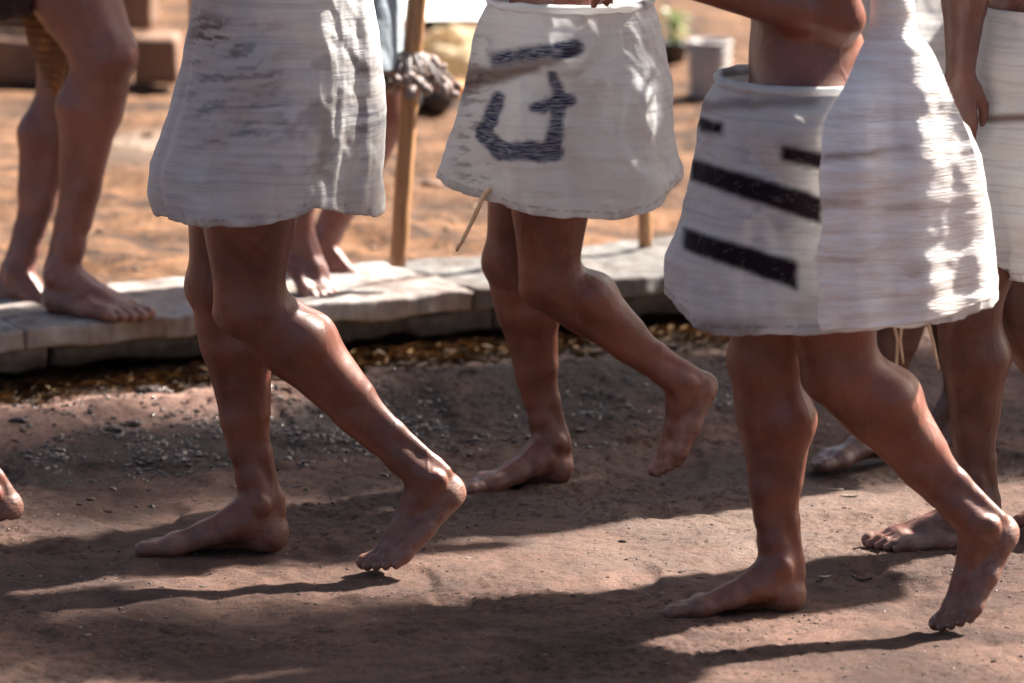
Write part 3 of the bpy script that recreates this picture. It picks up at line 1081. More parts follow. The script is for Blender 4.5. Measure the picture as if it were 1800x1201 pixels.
def skirt(name, root, Y0, rows, hem, ry_top, ry_hem, mat, seed, prints=None, folds=1.0, nu=360, nv=150, ytop=None, fold_k=6, band=None):
    """rows: (py, left px, right px) of the outline; hem: (px, py) of its lower edge"""
    rows = sorted(rows); hem = sorted(hem)
    py = np.array([r[0] for r in rows], float)
    xl = np.array([P(r[1], r[0], Y0).x for r in rows]); xr = np.array([P(r[2], r[0], Y0).x for r in rows])
    zz = np.array([P(900, r[0], Y0 - (ry_top + ry_hem) / 2 * .6).z for r in rows])
    order = np.argsort(zz)
    zz, xl, xr = zz[order], xl[order], xr[order]
    hx = np.array([P(a, b_, Y0).x for a, b_ in hem]); hz = np.array([P(a, b_, Y0 - ry_hem * math.sqrt(max(0, 1 - ((a - (hem[0][0] + hem[-1][0]) / 2) / ((hem[-1][0] - hem[0][0]) / 2)) ** 2))).z for a, b_ in hem])
    ztop = zz[-1]
    th = np.linspace(0, 2 * math.pi, nu, endpoint=False)
    v = np.linspace(0, 1, nv)
    TH, VV = np.meshgrid(th, v)
    xm_l, xm_r = np.interp(hz.mean(), zz, xl), np.interp(hz.mean(), zz, xr)
    xh = (xm_l + xm_r) / 2 + (xm_r - xm_l) / 2 * np.cos(TH)
    zb = np.interp(xh, hx, hz)
    # the far side hangs a little unevenly
    zb = zb + np.where(np.sin(TH) > 0, 0.018 * np.sin(TH), 0) + 0.002 * np.sin(TH * 5 + seed)
    Z = ztop + (zb - ztop) * VV
    L = np.interp(Z, zz, xl); Rr = np.interp(Z, zz, xr)
    cx = (L + Rr) / 2; rx = (Rr - L) / 2
    ry = ry_top + (ry_hem - ry_top) * VV ** 0.8
    U = TH / (2 * math.pi)
    ct, st = np.cos(TH), np.sin(TH)
    e = 0.86
    ex = np.sign(ct) * np.abs(ct) ** e; ey = np.sign(st) * np.abs(st) ** e
    # folds: hanging pleats that open to the hem, plus long shallow creases
    per = lambda k: np.cos(2 * math.pi * U * k), 0
    ang = 2 * math.pi * U
    warp = 0.9 * (fbm(3 * np.cos(ang) + 5, 3 * np.sin(ang) + VV * 1.2, 3, seed) - .5)
    fold = 0.55 * np.cos(ang * fold_k + 5 * warp + seed) + 0.3 * np.cos(ang * (fold_k * 2 - 3) + 7 * warp + 2 * seed)
    fold = np.sign(fold) * np.abs(fold) ** 0.8
    amp = folds * (0.002 + 0.013 * VV ** 1.3)
    R1 = 4.0
    crz = fbm(R1 * np.cos(ang) + 9 + VV * .8, R1 * np.sin(ang) + (Z - ztop) * 34, 4, seed + 3) - .5
    crz2 = fbm(2 * np.cos(ang) + 3, 2 * np.sin(ang) + (Z - ztop) * 13 + 1.2 * ct, 3, seed + 8) - .5
    crd = fbm(9 * np.cos(ang) + (Z - ztop) * 12, 9 * np.sin(ang) - (Z - ztop) * 9, 3, seed + 12) - .5
    disp = amp * fold + 0.006 * crz + 0.020 * crz2 + 0.004 * crd
    X = cx + ex * rx + ct * disp * 0.6
    Yv = Y0 + ey * ry + st * disp * 1.25
    # ripple in the hem itself
    Z = Z + 0.0012 * VV ** 8 * np.cos(ang * 13 + 4 * warp) + 0.005 * VV ** 8 * (fbm(14 * np.cos(ang), 14 * np.sin(ang), 3, seed) - .5)
    ids = np.arange(nu * nv).reshape(nv, nu)
    F_ = np.stack([ids[:-1], np.roll(ids, -1, 1)[:-1], np.roll(ids, -1, 1)[1:], ids[1:]], -1).reshape(-1, 4)
    F_ = F_[:, ::-1]
    verts = np.stack([X, Yv, Z], -1).reshape(-1, 3)
    # the cloth rests on the body: push it out where a limb would come through
    bv, bf = BODIES[root.name]
    tree = BVHTree.FromPolygons(bv.tolist(), bf.tolist())
    for it in range(2):
        D_ = np.zeros_like(verts)
        for i_, v0 in enumerate(verts):
            if v0[1] > Y0 + .10: continue
            lc, nr_, _, ds = tree.find_nearest(Vector(v0), .10)
            if lc is None: continue
            dd = (Vector(v0) - lc).dot(nr_)
            if dd < .007: D_[i_] = np.array(nr_ * (.012 - dd)) * (1.0, 1.0, .15)
        D3 = D_.reshape(nv, nu, 3)
        M3 = D3.copy()
        for _ in range(16):
            M3[1:-1] = (M3[1:-1] * 2 + M3[:-2] + M3[2:] + np.roll(M3, 1, 1)[1:-1] + np.roll(M3, -1, 1)[1:-1]) / 6
            big = np.linalg.norm(D3, axis=-1) > np.linalg.norm(M3, axis=-1)
            M3[big] = D3[big]
        verts = verts + M3.reshape(-1, 3)
    X, Yv, Z = [verts[:, k_].reshape(nv, nu) for k_ in range(3)]
    o = mesh_obj(name, verts, F_, mat, root)
    # weave coordinates in metres
    uvl = o.data.uv_layers.new(name='UVMap')
    per_m = 2 * math.pi * float(rx.mean() * .8)
    li = np.empty(len(o.data.loops), dtype=np.int32)
    o.data.loops.foreach_get('vertex_index', li)
    uu = (TH / (2 * math.pi) * per_m).ravel()[li] * 1.0
    # avoid the seam jump
    jump = (li % nu == 0)
    pol = uu.reshape(-1, 4)
    mx_ = pol.max(1, keepdims=True)
    pol[(pol == 0) & (mx_ > per_m * .5)] = per_m
    vvv = (ztop - Z).ravel()[li]
    uvl.data.foreach_set('uv', np.stack([pol.ravel(), vvv], -1).astype(np.float32).ravel())
    # where each point of the cloth lies on the front panel, for the dyed prints
    PX = 900 + FPX * X / (CP * Yv + SP * (CAM_H - Z)); PY = 600.5 - FPX * ((-SP * -1) * 0 + (SP * Yv + CP * (Z - CAM_H))) / (CP * Yv + SP * (CAM_H - Z))
    PX, PY = PX.ravel(), PY.ravel()
    frontm = (np.sin(TH).ravel() < 0.25).astype(float)
    d = {'blue': np.zeros(len(PX)), 'brown': np.zeros(len(PX)), 'dark': np.zeros(len(PX))}
    if prints: prints(PX, PY, d)
    up_ = (Z - zb).ravel()
    st_ = np.exp(-((up_ - .013) / .0016) ** 2) * smooth01(fbm(TH.ravel() * 40, Z.ravel() * 3, 2, seed + 5), .40, .55)
    d['dark'] += .42 * st_
    d['brown'] += .28 * np.exp(-(up_ / .010) ** 2) * smooth01(fbm(TH.ravel() * 9, Z.ravel() * 9, 3, seed + 6), .42, .6)
    for k_ in d: attr(o, k_, np.clip(d[k_], 0, 1) * frontm)
    sm = o.modifiers.new('thickness', 'SOLIDIFY'); sm.thickness = 0.0016; sm.offset = -1
    if band:
        row = max(2, int(nv * .02))
        ring = [Vector((X[row, j], Yv[row, j], Z[row, j])) for j in range(0, nu, 4)]
        ring.append(ring[0])
        wb_ = tube('waistband', ring, [band[1] * (1 + .25 * mnoise.noise(Vector((k_ * .31, seed, 0)))) for k_ in range(len(ring))], band[0], root, seg=10, wob=.5, seed=seed)
        wb_.data.uv_layers.new(name='UVMap')
        for l_ in wb_.data.loops:
            c_ = wb_.data.vertices[l_.vertex_index].co
            wb_.data.uv_layers[0].data[l_.index].uv = (c_.x + c_.y, c_.z)
    return o


def cloth_strip(name, pts, widths, mat, root, normal=(0, -1, 0), thick=0.006, nacross=14, seed=0):
    """a band through the points, pts in metres, slightly domed and rippled"""
    n = 60
    P_ = [Vector(p) for p in pts]
    cum = [0]
    for a, b_ in zip(P_[:-1], P_[1:]): cum.append(cum[-1] + (b_ - a).length)
    tt = np.linspace(0, cum[-1], n)
    ce = np.stack([np.interp(tt, cum, [p[i] for p in P_]) for i in range(3)], -1)
    for _ in range(6): ce[1:-1] = ce[1:-1] * .5 + .25 * (ce[:-2] + ce[2:])
    wd = np.interp(tt, cum, widths)
    nv_ = npv(Vector(normal).normalized())
    V = []
    for i in range(n):
        tg = ce[min(i + 1, n - 1)] - ce[max(i - 1, 0)]; tg /= np.linalg.norm(tg)
        s_ = np.cross(tg, nv_); s_ /= np.linalg.norm(s_)
        for j in range(nacross):
            x = (j / (nacross - 1) - .5) * 2
            z = .012 * (1 - x * x) * wd[i] / .08 + .0035 * math.sin(i * 1.1 + 3 * x + seed) * (1 - .3 * x * x)
            V.append(ce[i] + s_ * x * wd[i] / 2 + nv_ * z)
    Fc = [(i * nacross + j, (i + 1) * nacross + j, (i + 1) * nacross + j + 1, i * nacross + j + 1) for i in range(n - 1) for j in range(nacross - 1)]
    o = mesh_obj(name, [tuple(v) for v in V], Fc, mat, root)
    uvl = o.data.uv_layers.new(name='UVMap')
    for l in o.data.loops:
        i, j = divmod(l.vertex_index, nacross)
        uvl.data[l.index].uv = (j / (nacross - 1) * wd[i], tt[i])
    sm = o.modifiers.new('thickness', 'SOLIDIFY'); sm.thickness = thick; sm.offset = 0
    return o


def tube(name, pts, radii, mat, parent=None, seg=14, nsub=1, wob=0.0, seed=0):
    P_ = [Vector(p) for p in pts]
    if nsub > 1:
        Q, rr = [], []
        for i in range(len(P_) - 1):
            for k in range(nsub):
                f_ = k / nsub
                Q.append(P_[i].lerp(P_[i + 1], f_)); rr.append(radii[i] * (1 - f_) + radii[i + 1] * f_)
        Q.append(P_[-1]); rr.append(radii[-1]); P_, radii = Q, rr
    V, Fc = [], []
    n = len(P_)
    for i, p in enumerate(P_):
        tg = (P_[min(i + 1, n - 1)] - P_[max(i - 1, 0)]).normalized()
        a = tg.cross(Vector((0, 1, 0.01)) if abs(tg.y) < .9 else Vector((1, 0, 0))).normalized(); b_ = tg.cross(a)
        for j in range(seg):
            th = 2 * math.pi * j / seg
            r = radii[i] * (1 + wob * (mnoise.noise(Vector((i * .35 + seed * 5, math.cos(th) * 1.2, math.sin(th) * 1.2)))))
            V.append(p + a * math.cos(th) * r + b_ * math.sin(th) * r)
    for i in range(n - 1):
        for j in range(seg):
            j2 = (j + 1) % seg
            Fc.append((i * seg + j, i * seg + j2, (i + 1) * seg + j2, (i + 1) * seg + j))
    Fc.append(tuple(range(seg))[::-1]); Fc.append(tuple((n - 1) * seg + j for j in range(seg)))
    return mesh_obj(name, V, Fc, mat, parent)


GRP = 'barefoot people walking in file'
# --- the front left walker (skirt cut off by the frame, standing on the far foot)
YB = G(452, 893, .073).y
B = person(dict(skin=SKIN_B, sgn=-1, hip=P(458, 100, YB - .085) + Vector((0, 0, 0)), ztop=.70, girth=1.04,
    label='barefoot walker in a plain white smeared tunic, left front', lean=.03,
    legs=[dict(side=1, knee=P(390, 505, YB), ank=G(455, 893, .073), S=1.09, fyaw=R(7)),
          dict(side=-1, knee=P(438, 535, YB - .15), ank=P(752, 846, YB - .14), S=.96, fyaw=R(24), pitch=R(40), bend=R(28))]))


def pr_b(x, y, d):
    wx = x + 30 * fbm(x / 40, y / 40, 3, 31); wy = y + 14 * fbm(x / 30, y / 25, 3, 37) + x * .06
    n1 = fbm(wx / 55, wy / 8, 5, 3)
    d['blue'] += 0.50 * smooth01(n1, .50, .70) * (box_mask(x, y, 330, 500, 60, 40, 270, 250, 25) + box_mask(x, y, 600, 680, 40, 60, 260, 240, 20))
    d['brown'] += 0.7 * smooth01(n1, .44, .64) * box_mask(x, y, 340, 420, 20, 40, 110, 105, 12)
    d['brown'] += .30 * smooth01(fbm(x / 45, y / 30, 4, 8), .5, .65) * box_mask(x, y, 480, 670, 90, 100, 330, 330, 25)


skirt('tunic', B, YB - .08, [(-420, 350, 640), (0, 343, 652), (60, 335, 660), (130, 322, 668), (210, 298, 674), (300, 268, 670), (350, 266, 668), (402, 280, 668)],
      [(262, 372), (300, 386), (400, 400), (460, 399), (505, 388), (548, 366), (665, 367)], .180, .205, CLOTH, 1, pr_b)

# --- the middle walker
YC = G(968, 784, .062).y
C = person(dict(skin=SKIN_B, sgn=-1, hip=P(985, 80, YC - .08), ztop=.62, girth=.94, body=.95,
    label='barefoot walker in a white skirt with a blue U print, in the middle', lean=.02,
    legs=[dict(side=1, knee=P(903, 462, YC), ank=G(966, 784, .062), S=1.0, fyaw=R(33)),
          dict(side=-1, knee=P(965, 492, YC - .14), ank=P(1200, 676, YC - .13), S=.88, fyaw=R(20), pitch=R(60), bend=R(15))],
    arms={-1: (P(1130, -190, YC - .26), P(1092, -110, YC - .30), Vector((0, 1, 0)), .9)}))


def pr_c(x, y, d):
    e = 5 * (fbm(x / 20, y / 20, 3, 4) - .5) * 2
    x = x + e; y = y + e
    d['blue'] += box_mask(x, y, 862, 1008, 92, 74, 118, 100, 5) + seg_mask(x, y, 985, 92, 1012, 86, 30, 6)
    d['brown'] += .8 * box_mask(x, y, 812, 985, 122, 104, 165, 112, 7)
    d['blue'] += seg_mask(x, y, 876, 175, 850, 235, 26) + seg_mask(x, y, 850, 235, 880, 264, 30) + seg_mask(x, y, 880, 266, 972, 266, 34) + seg_mask(x, y, 972, 262, 984, 175, 26)
    d['blue'] += seg_mask(x, y, 940, 188, 1000, 176, 22) + seg_mask(x, y, 972, 135, 986, 175, 18)
    d['dark'] += .6 * seg_mask(x, y, 1000, 92, 1012, 90, 22, 6)
    d['dark'] += .4 * smooth01(fbm(x / 25, y / 8, 3, 14), .5, .62) * box_mask(x, y, 800, 860, 60, 60, 330, 330, 20)


skirt('skirt', C, YC - .08, [(4, 862, 1142), (40, 845, 1156), (90, 830, 1168), (160, 815, 1183), (250, 792, 1184), (300, 776, 1196), (318, 770, 1204), (388, 772, 1204)],
      [(770, 308), (800, 332), (850, 346), (930, 374), (1000, 386), (1065, 387), (1120, 374), (1165, 345), (1203, 304)], .160, .205, CLOTH_C, 4, pr_c, folds=1.1, band=(CLOTH, .008))
tube('tie_string', [P(862, 330, YC - .25), P(850, 345, YC - .25), P(832, 385, YC - .24), P(812, 425, YC - .24), P(803, 440, YC - .23)], [.005, .0045, .004, .0035, .003], CANE, C, seg=8, nsub=4, wob=.3)

# --- the front right walker with the striped skirt
YD = G(1368, 1002, .066).y
D = person(dict(skin=SKIN_B, sgn=-1, hip=P(1418, 215, YD - .09), ztop=.62, girth=1.06,
    label='barefoot walker in a white skirt with dark slanting stripes, front right', lean=.02,
    legs=[dict(side=1, knee=P(1347, 638, YD), ank=G(1368, 1002, .066), S=1.0, fyaw=R(12), girth=1.06),
          dict(side=-1, knee=P(1478, 648, YD - .15), ank=P(1722, 928, YD - .14), S=.92, fyaw=R(26), pitch=R(55), bend=R(22), girth=1.1)],
    arms={-1: (P(1478, 32, YD - .20), P(1215, -28, YD - .26), Vector((0, 0, 1)), .8)}))


def pr_d(x, y, d):
    e = 4 * (fbm(x / 18, y / 18, 3, 4) - .5) * 2
    x = x + e; y = y + e
    d['dark'] += box_mask(x, y, 1212, 1446, 278, 346, 316, 396, 4)
    d['dark'] += box_mask(x, y, 1200, 1402, 400, 460, 438, 510, 4)
    d['dark'] += box_mask(x, y, 1374, 1470, 256, 274, 284, 302, 4)
    d['dark'] += box_mask(x, y, 1228, 1272, 206, 216, 230, 238, 4)
    d['brown'] += .8 * box_mask(x, y, 1470, 1610, 272, 258, 290, 266, 5)
    d['brown'] += .7 * box_mask(x, y, 1446, 1500, 352, 354, 368, 362, 5) + .55 * seg_mask(x, y, 1560, 368, 1605, 366, 14, 6)
    d['brown'] += .5 * seg_mask(x, y, 1440, 455, 1500, 458, 12, 6) + .4 * seg_mask(x, y, 1570, 488, 1650, 480, 46, 20)
    d['brown'] += .45 * box_mask(x, y, 1225, 1340, 556, 562, 600, 600, 12)
    d['brown'] += .5 * box_mask(x, y, 1225, 1440, 176, 170, 196, 188, 6)
    d['blue'] += .30 * smooth01(fbm(x / 40, y / 14, 3, 5), .48, .62) * box_mask(x, y, 1300, 1560, 240, 250, 420, 440, 20)


skirt('skirt', D, YD - .08, [(146, 1268, 1590), (162, 1258, 1620), (190, 1240, 1655), (240, 1226, 1700), (290, 1222, 1720), (400, 1200, 1738), (470, 1174, 1742), (530, 1174, 1744), (592, 1180, 1744)],
      [(1168, 500), (1190, 548), (1240, 586), (1330, 590), (1450, 585), (1580, 576), (1680, 556), (1745, 520)], .150, .215, CLOTH, 7, pr_d, folds=1.0, band=(CLOTH, .008))

# white knitted cloth falling from the shoulder over the hip, open behind
dr = [(-420, 1455, 1520), (-200, 1490, 1562), (-60, 1519, 1595), (0, 1532, 1606), (60, 1524, 1612), (85, 1512, 1636), (120, 1496, 1652), (170, 1474, 1672), (230, 1450, 1700), (300, 1440, 1722), (400, 1438, 1744), (500, 1442, 1754), (590, 1446, 1752)]
ry0, Yf = .21, YD - .08
rowsv = np.linspace(-420, 590, 210)
lx_ = np.interp(rowsv, [p_[0] for p_ in dr], [p_[1] for p_ in dr]); rx_ = np.interp(rowsv, [p_[0] for p_ in dr], [p_[2] for p_ in dr])
for _ in range(8):
    lx_[1:-1] = .5 * lx_[1:-1] + .25 * (lx_[:-2] + lx_[2:]); rx_[1:-1] = .5 * rx_[1:-1] + .25 * (rx_[:-2] + rx_[2:])
na = 90
V = np.zeros((210, na, 3)); PXY = np.zeros((210, na, 2))
cxs = (1180 + 1744) / 2
for i in range(210):
    t_ = i / 209
    for_hem = max(0.0, (rowsv[i] - 500) / 90)
    for j in range(na):
        c_ = math.cos(math.pi * (1 + j / (na - 1)))
        px_ = (lx_[i] + rx_[i]) / 2 + (rx_[i] - lx_[i]) / 2 * c_ + (7 * math.sin(rowsv[i] / 47.0) + 4 * math.sin(rowsv[i] / 19.0)) * max(0, -c_) * t_
        # it lies on the skirt's own rounded front lower down, on the chest higher up
        q_ = min(1.0, abs((px_ - cxs) / 292.0))
        low = float(smooth01(np.array(rowsv[i]), 40, 330))
        Ysk = Yf - (ry0 + .030) * math.sqrt(max(0.0, 1 - .9 * q_ * q_)) - .012
        Ytop = Yf - .17 + .03 * c_ * c_
        Y_ = Ytop * (1 - low) + Ysk * low
        # hem follows the skirt's
        py_ = rowsv[i] if rowsv[i] < 480 else 480 + (rowsv[i] - 480) * (np.interp(px_, [1440, 1580, 1680, 1745], [583, 574, 553, 520]) - 480) / 110.0
        w_ = P(px_, py_, Y_)
        PXY[i, j] = (px_, py_)
        hh = w_.z
        w_.y += .016 * (fbm(np.array(px_ / 60 + 3), np.array(hh * 9), 3, 5) - .5) + .010 * (fbm(np.array(px_ / 130), np.array(hh * 26), 4, 9) - .5) + .006 * t_ * math.cos(px_ / 17 + 3 * hh)
        V[i, j] = w_
ids = np.arange(210 * na).reshape(210, na)
Fc = np.stack([ids[:-1, :-1], ids[1:, :-1], ids[1:, 1:], ids[:-1, 1:]], -1).reshape(-1, 4)
dc = mesh_obj('draped_cloth', V.reshape(-1, 3), Fc, KNIT, D)
dc['label'] = 'white knitted cloth falling from the shoulder over the striped skirt'
qx, qy = PXY[..., 0].ravel(), PXY[..., 1].ravel()
qy = qy + 7 * (fbm(qx / 40, qy / 30, 3, 91) - .5)
br_ = .75 * box_mask(qx, qy, 1442, 1610, 274, 256, 290, 262, 4) + .6 * box_mask(qx, qy, 1440, 1520, 350, 352, 370, 360, 5) + .45 * seg_mask(qx, qy, 1560, 368, 1610, 364, 12, 8)
br_ = br_ + .4 * seg_mask(qx, qy, 1445, 455, 1510, 460, 12, 8) + .35 * smooth01(fbm(qx / 50, qy / 14, 4, 93), .45, .65) * seg_mask(qx, qy, 1570, 490, 1660, 482, 50, 22)
attr(dc, 'brown', np.clip(br_ * (.5 + .8 * fbm(qx / 22, qy / 5, 3, 95)), 0, 1))
uvl = dc.data.uv_layers.new(name='UVMap')
li = np.empty(len(dc.data.loops), dtype=np.int32)
dc.data.loops.foreach_get('vertex_index', li)
vv_ = V.reshape(-1, 3)[li]
uvl.data.foreach_set('uv', np.stack([vv_[:, 0], vv_[:, 2]], -1).astype(np.float32).ravel())
sm = dc.modifiers.new('thickness', 'SOLIDIFY'); sm.thickness = .003; sm.offset = 0

# --- the walker cut by the right edge
YE = G(1718, 900, .066).y
E_ = person(dict(skin=SKIN_C, sgn=-1, hip=P(1828, 95, YE + .08), ztop=.64, girth=1.0,
    label='barefoot walker cut by the right edge of the frame, pale skirt', lean=.02,
    legs=[dict(side=-1, knee=P(1702, 535, YE), ank=G(1716, 893, .067), S=.99, fyaw=R(8)),
          dict(side=1, knee=P(1776, 520, YE + .14), ank=P(1905, 780, YE + .14), S=.95, fyaw=R(0), pitch=R(38), bend=R(25))],
    arms={-1: (P(1700, -60, YE - .06), P(1688, 130, YE - .10), Vector((0, 1, 0)), .7)}))


def pr_e(x, y, d):
    d['brown'] += .8 * seg_mask(x, y, 1690, 210, 1990, 202, 14, 6)


skirt('skirt', E_, YE + .07, [(18, 1742, 1930), (60, 1730, 1945), (130, 1716, 1960), (200, 1705, 1972), (300, 1700, 1990), (420, 1716, 2010), (500, 1742, 2020)],
      [(1700, 470), (1750, 494), (1800, 500), (1900, 500), (2020, 480)], .175, .20, CLOTH, 11, pr_e)

# --- the walker hidden behind the striped skirt
YF = G(1560, 740, .066).y
F_p = person(dict(skin=SKIN_C, sgn=-1, yaw=R(35), hip=P(1630, 60, YF + .06), ztop=.64, girth=.98, h=.0026,
    label='walker mostly hidden behind the striped skirt, one bare foot showing', lean=.02,
    legs=[dict(side=1, knee=P(1592, 420, YF - .02), ank=G(1556, 742, .066), S=.98, fyaw=R(40)),
          dict(side=-1, knee=P(1650, 440, YF + .05), ank=P(1690, 690, YF + .20), S=.95, fyaw=R(30), pitch=R(30), bend=R(20))]))
skirt('skirt', F_p, YF + .03, [(-30, 1530, 1730), (200, 1505, 1745), (400, 1490, 1760), (520, 1480, 1762)],
      [(1480, 515), (1600, 530), (1770, 520)], .175, .20, CLOTH, 13, None, nu=200, nv=80)
for (x0, x1, x2, yb_) in ((1560, 1578, 1572, 705), (1592, 1582, 1588, 640), (1615, 1640, 1650, 650)):
    tube('fringe_string', [P(x0, 515, YF - .12), P(x1, 600, YF - .12), P(x2, yb_, YF - .12)], [.0035, .003, .002], CANE, F_p, seg=6, nsub=5, wob=.3)

# --- the person ahead, just outside the left edge
YI = 10.3
I_p = person(dict(skin=SKIN_B, sgn=-1, hip=P(-190, 60, YI), ztop=.64, girth=1.0, h=.003,
    label='walker almost wholly beyond the left edge, only a raised heel in view', lean=.02,
    legs=[dict(side=1, knee=P(-270, 490, YI + .08), ank=G(-215, 870, .066), S=1.0, fyaw=R(3)),
          dict(side=-1, knee=P(-200, 540, YI - .08), ank=P(-22, 866, YI - .08), S=.96, fyaw=R(10), pitch=R(30), bend=R(20))]))
skirt('skirt', I_p, YI, [(-60, -330, -60), (200, -360, -40), (400, -390, -30)], [(-390, 380), (-20, 385)], .175, .20, CLOTH, 17, None, nu=200, nv=80)

# --- person stepping along the kerb, far left
YA = G(112, 486, KERB_H + .070).y
A_p = person(dict(skin=SKIN_A, sgn=1, yaw=R(25), hip=P(62, -190, YA + .12), ztop=.84, girth=1.12, h=.0026, gz=KERB_H, body=1.05,
    label='person with bare legs stepping along the kerb, far left', lean=.03,
    legs=[dict(side=1, knee=P(186, 95, YA - .04), ank=G(112, 486, KERB_H + .072), S=1.05, fyaw=R(34)),
          dict(side=-1, knee=P(120, 150, YA + .18), ank=P(32, 488, YA + .16), S=1.0, fyaw=R(25), pitch=R(14), bend=R(8), girth=1.0)]))
skirt('loincloth', A_p, YA + .10, [(-230, -30, 150), (-120, -55, 130), (-20, -60, 108), (34, -60, 95)],
      [(-70, 30), (0, 36), (60, 30), (100, 8), (130, -20)], .165, .17, CLOTH_DARK, 19, None, nu=220, nv=60, folds=.7)
# the tan flap hanging between the legs
cloth_strip('hanging_flap', [P(78, 10, YA + .10), P(86, 70, YA + .08), P(94, 120, YA + .08), P(98, 170, YA + .08)], [.10, .085, .055, .008], CLOTH_TAN, A_p, thick=.003, seed=4)

# --- second person on the kerb, behind the left walker
YH = 11.95
H_p = person(dict(skin=SKIN_A, sgn=1, yaw=R(20), hip=P(596, -175, YH + .14), ztop=.80, girth=.96, h=.0028, gz=KERB_H,
    label='person on the kerb holding the rattle staff, seen between two walkers', lean=.02,
    legs=[dict(side=1, knee=P(575, 120, YH - .02), ank=P(522, 398, YH + .02), S=.98, fyaw=R(45), pitch=R(42), bend=R(24)),
          dict(side=-1, knee=P(670, 205, YH + .30), ank=P(566, 440, YH + .30), S=.95, fyaw=R(25), pitch=R(10))],
    arms={-1: (P(680, -350, YH + .22), P(738, -262, YH + .20), Vector((0, -1, 0)), 1.0)}))
skirt('skirt', H_p, YH + .12, [(-260, 540, 690), (-100, 520, 700), (0, 510, 704), (118, 500, 708)], [(500, 110), (600, 120), (708, 116)], .165, .175, CLOTH_BLUE, 23, None, nu=220, nv=80, folds=.8)

# ------------------------------------------------------------ staffs
stf = empty('rattle_staff', P(697, 468, 12.01))
tag(stf, 'thick split wooden staff with a ring of seed shells, resting on the kerb', 'staff')
sb, stp = P(699, 468, 11.99), P(762, -420, 12.03)
tube('shaft', [sb, sb.lerp(stp, .25), sb.lerp(stp, .5), sb.lerp(stp, .75), stp], [.0175, .0190, .0200, .021, .021], WOOD, stf, seg=20, nsub=10, wob=.16, seed=2)
tube('binding', [P(727, 92, 12.01), P(725, 122, 12.01), P(722, 150, 12.01)], [.021, .0225, .021], BASKET, stf, seg=18, nsub=8, wob=.3, seed=5)
bm = bmesh.new(); bmesh.ops.create_icosphere(bm, subdivisions=2, radius=1.0)
for v_ in bm.verts:
    z = v_.co.z
    v_.co.x *= (1 - .25 * z); v_.co.y *= (1 - .25 * z) * .9
    if z < -.5: v_.co.z = -.5 + (z + .5) * .3
me_s = bpy.data.meshes.new('seed_shell'); bm.to_mesh(me_s); bm.free()
for p_ in me_s.polygons: p_.use_smooth = True
me_s.materials.append(SHELL)
cen = P(722, 112, 12.01)
for i in range(40):
    a = i * 2.39996 + rng.uniform(-.3, .3)
    lvl = rng.uniform(0, 1)
    rad = .022 + .082 * (lvl ** .8) * rng.uniform(.75, 1.1)
    zz_ = -.002 - .066 * lvl + rng.uniform(-.022, .022)
    q = cen + Vector((math.cos(a) * rad, math.sin(a) * rad, zz_))
    o = bpy.data.objects.new('seed_shell', me_s); col.objects.link(o)
    s_ = rng.uniform(.010, .0165)
    o.scale = (s_, s_, s_ * rng.uniform(1.1, 1.5))
    o.location = q
    o.rotation_euler = (rng.uniform(-.9, .9), rng.uniform(-.9, .9), rng.uniform(0, 6))
    o.parent = stf; o.matrix_parent_inverse = stf.matrix_world.inverted()
    top = cen + Vector((math.cos(a) * .018, math.sin(a) * .018, .026))
    tube('cord', [top, (top + q) / 2 + Vector((math.cos(a), math.sin(a), .4)) * .008, q + Vector((0, 0, .006))], [.0016, .0014, .0012], BASKET, stf, seg=5)

st2 = tube('walking_stick', [P(1134, 436, 12.52), P(1132, 300, 12.50), P(1122, 60, 12.48), P(1108, -300, 12.46)], [.0145, .0148, .015, .014], WOOD, seg=14, nsub=8, wob=.15, seed=7)
tag(st2, 'dark wooden stick planted in the earth behind the blue print skirt', 'stick')
st3 = tube('cane_pole', [P(352, 430, 12.25), P(344, 200, 12.25), P(336, 60, 12.25), P(331, -300, 12.25)], [.0065, .0065, .006, .006], CANE, seg=12, nsub=8, wob=.2, seed=9)
tag(st3, 'thin pale cane rising beside the plain white tunic', 'stick')

# ------------------------------------------------------------ things beyond the kerb
def lathe(name, c, prof, mat, parent=None, seg=32, wob=.03, smooth=True):
    V, Fc = [], []
    for i, (r, z) in enumerate(prof):
        for j in range(seg):
            th = 2 * math.pi * j / seg
            rr = r * (1 + wob * mnoise.noise(Vector((math.cos(th) * 1.5, math.sin(th) * 1.5, z * 9 + c[0]))))
            V.append((c[0] + math.cos(th) * rr, c[1] + math.sin(th) * rr, c[2] + z))
    for i in range(len(prof) - 1):
        for j in range(seg):
            j2 = (j + 1) % seg
            Fc.append((i * seg + j, i * seg + j2, (i + 1) * seg + j2, (i + 1) * seg + j))
    Fc.append(tuple(range(seg))[::-1])
    return mesh_obj(name, V, Fc, mat, parent, smooth)


BZ = .10
# adobe blocks
wl = empty('adobe_wall', G(280, 158, BZ))
tag(wl, 'low stepped wall of brown adobe blocks behind the far left legs', 'wall')
base = G(60, 158, BZ); bend_ = G(322, 158, BZ)
ux = Vector((1, 0, 0)); uy = Vector((0, 1, 0))
x = base.x - .5
k = 0
while x < bend_.x - .02:
    L = min(.19, bend_.x - x)
    if L < .05: break
    rough_box('block', Vector((x, base.y + rng.uniform(0, .01), BZ - .0 + .012)), ux, uy, L - .012, .16, .125, ADOBE, wl, 30 + k, nx=12, ny=8, nz=8, amp=.006, r=.014)
    rough_box('block', Vector((x - .07, base.y + .10 + rng.uniform(0, .01), BZ + .145)), ux, uy, L - .012, .16, .13, ADOBE, wl, 60 + k, nx=12, ny=8, nz=8, amp=.006, r=.014)
    x += L; k += 1
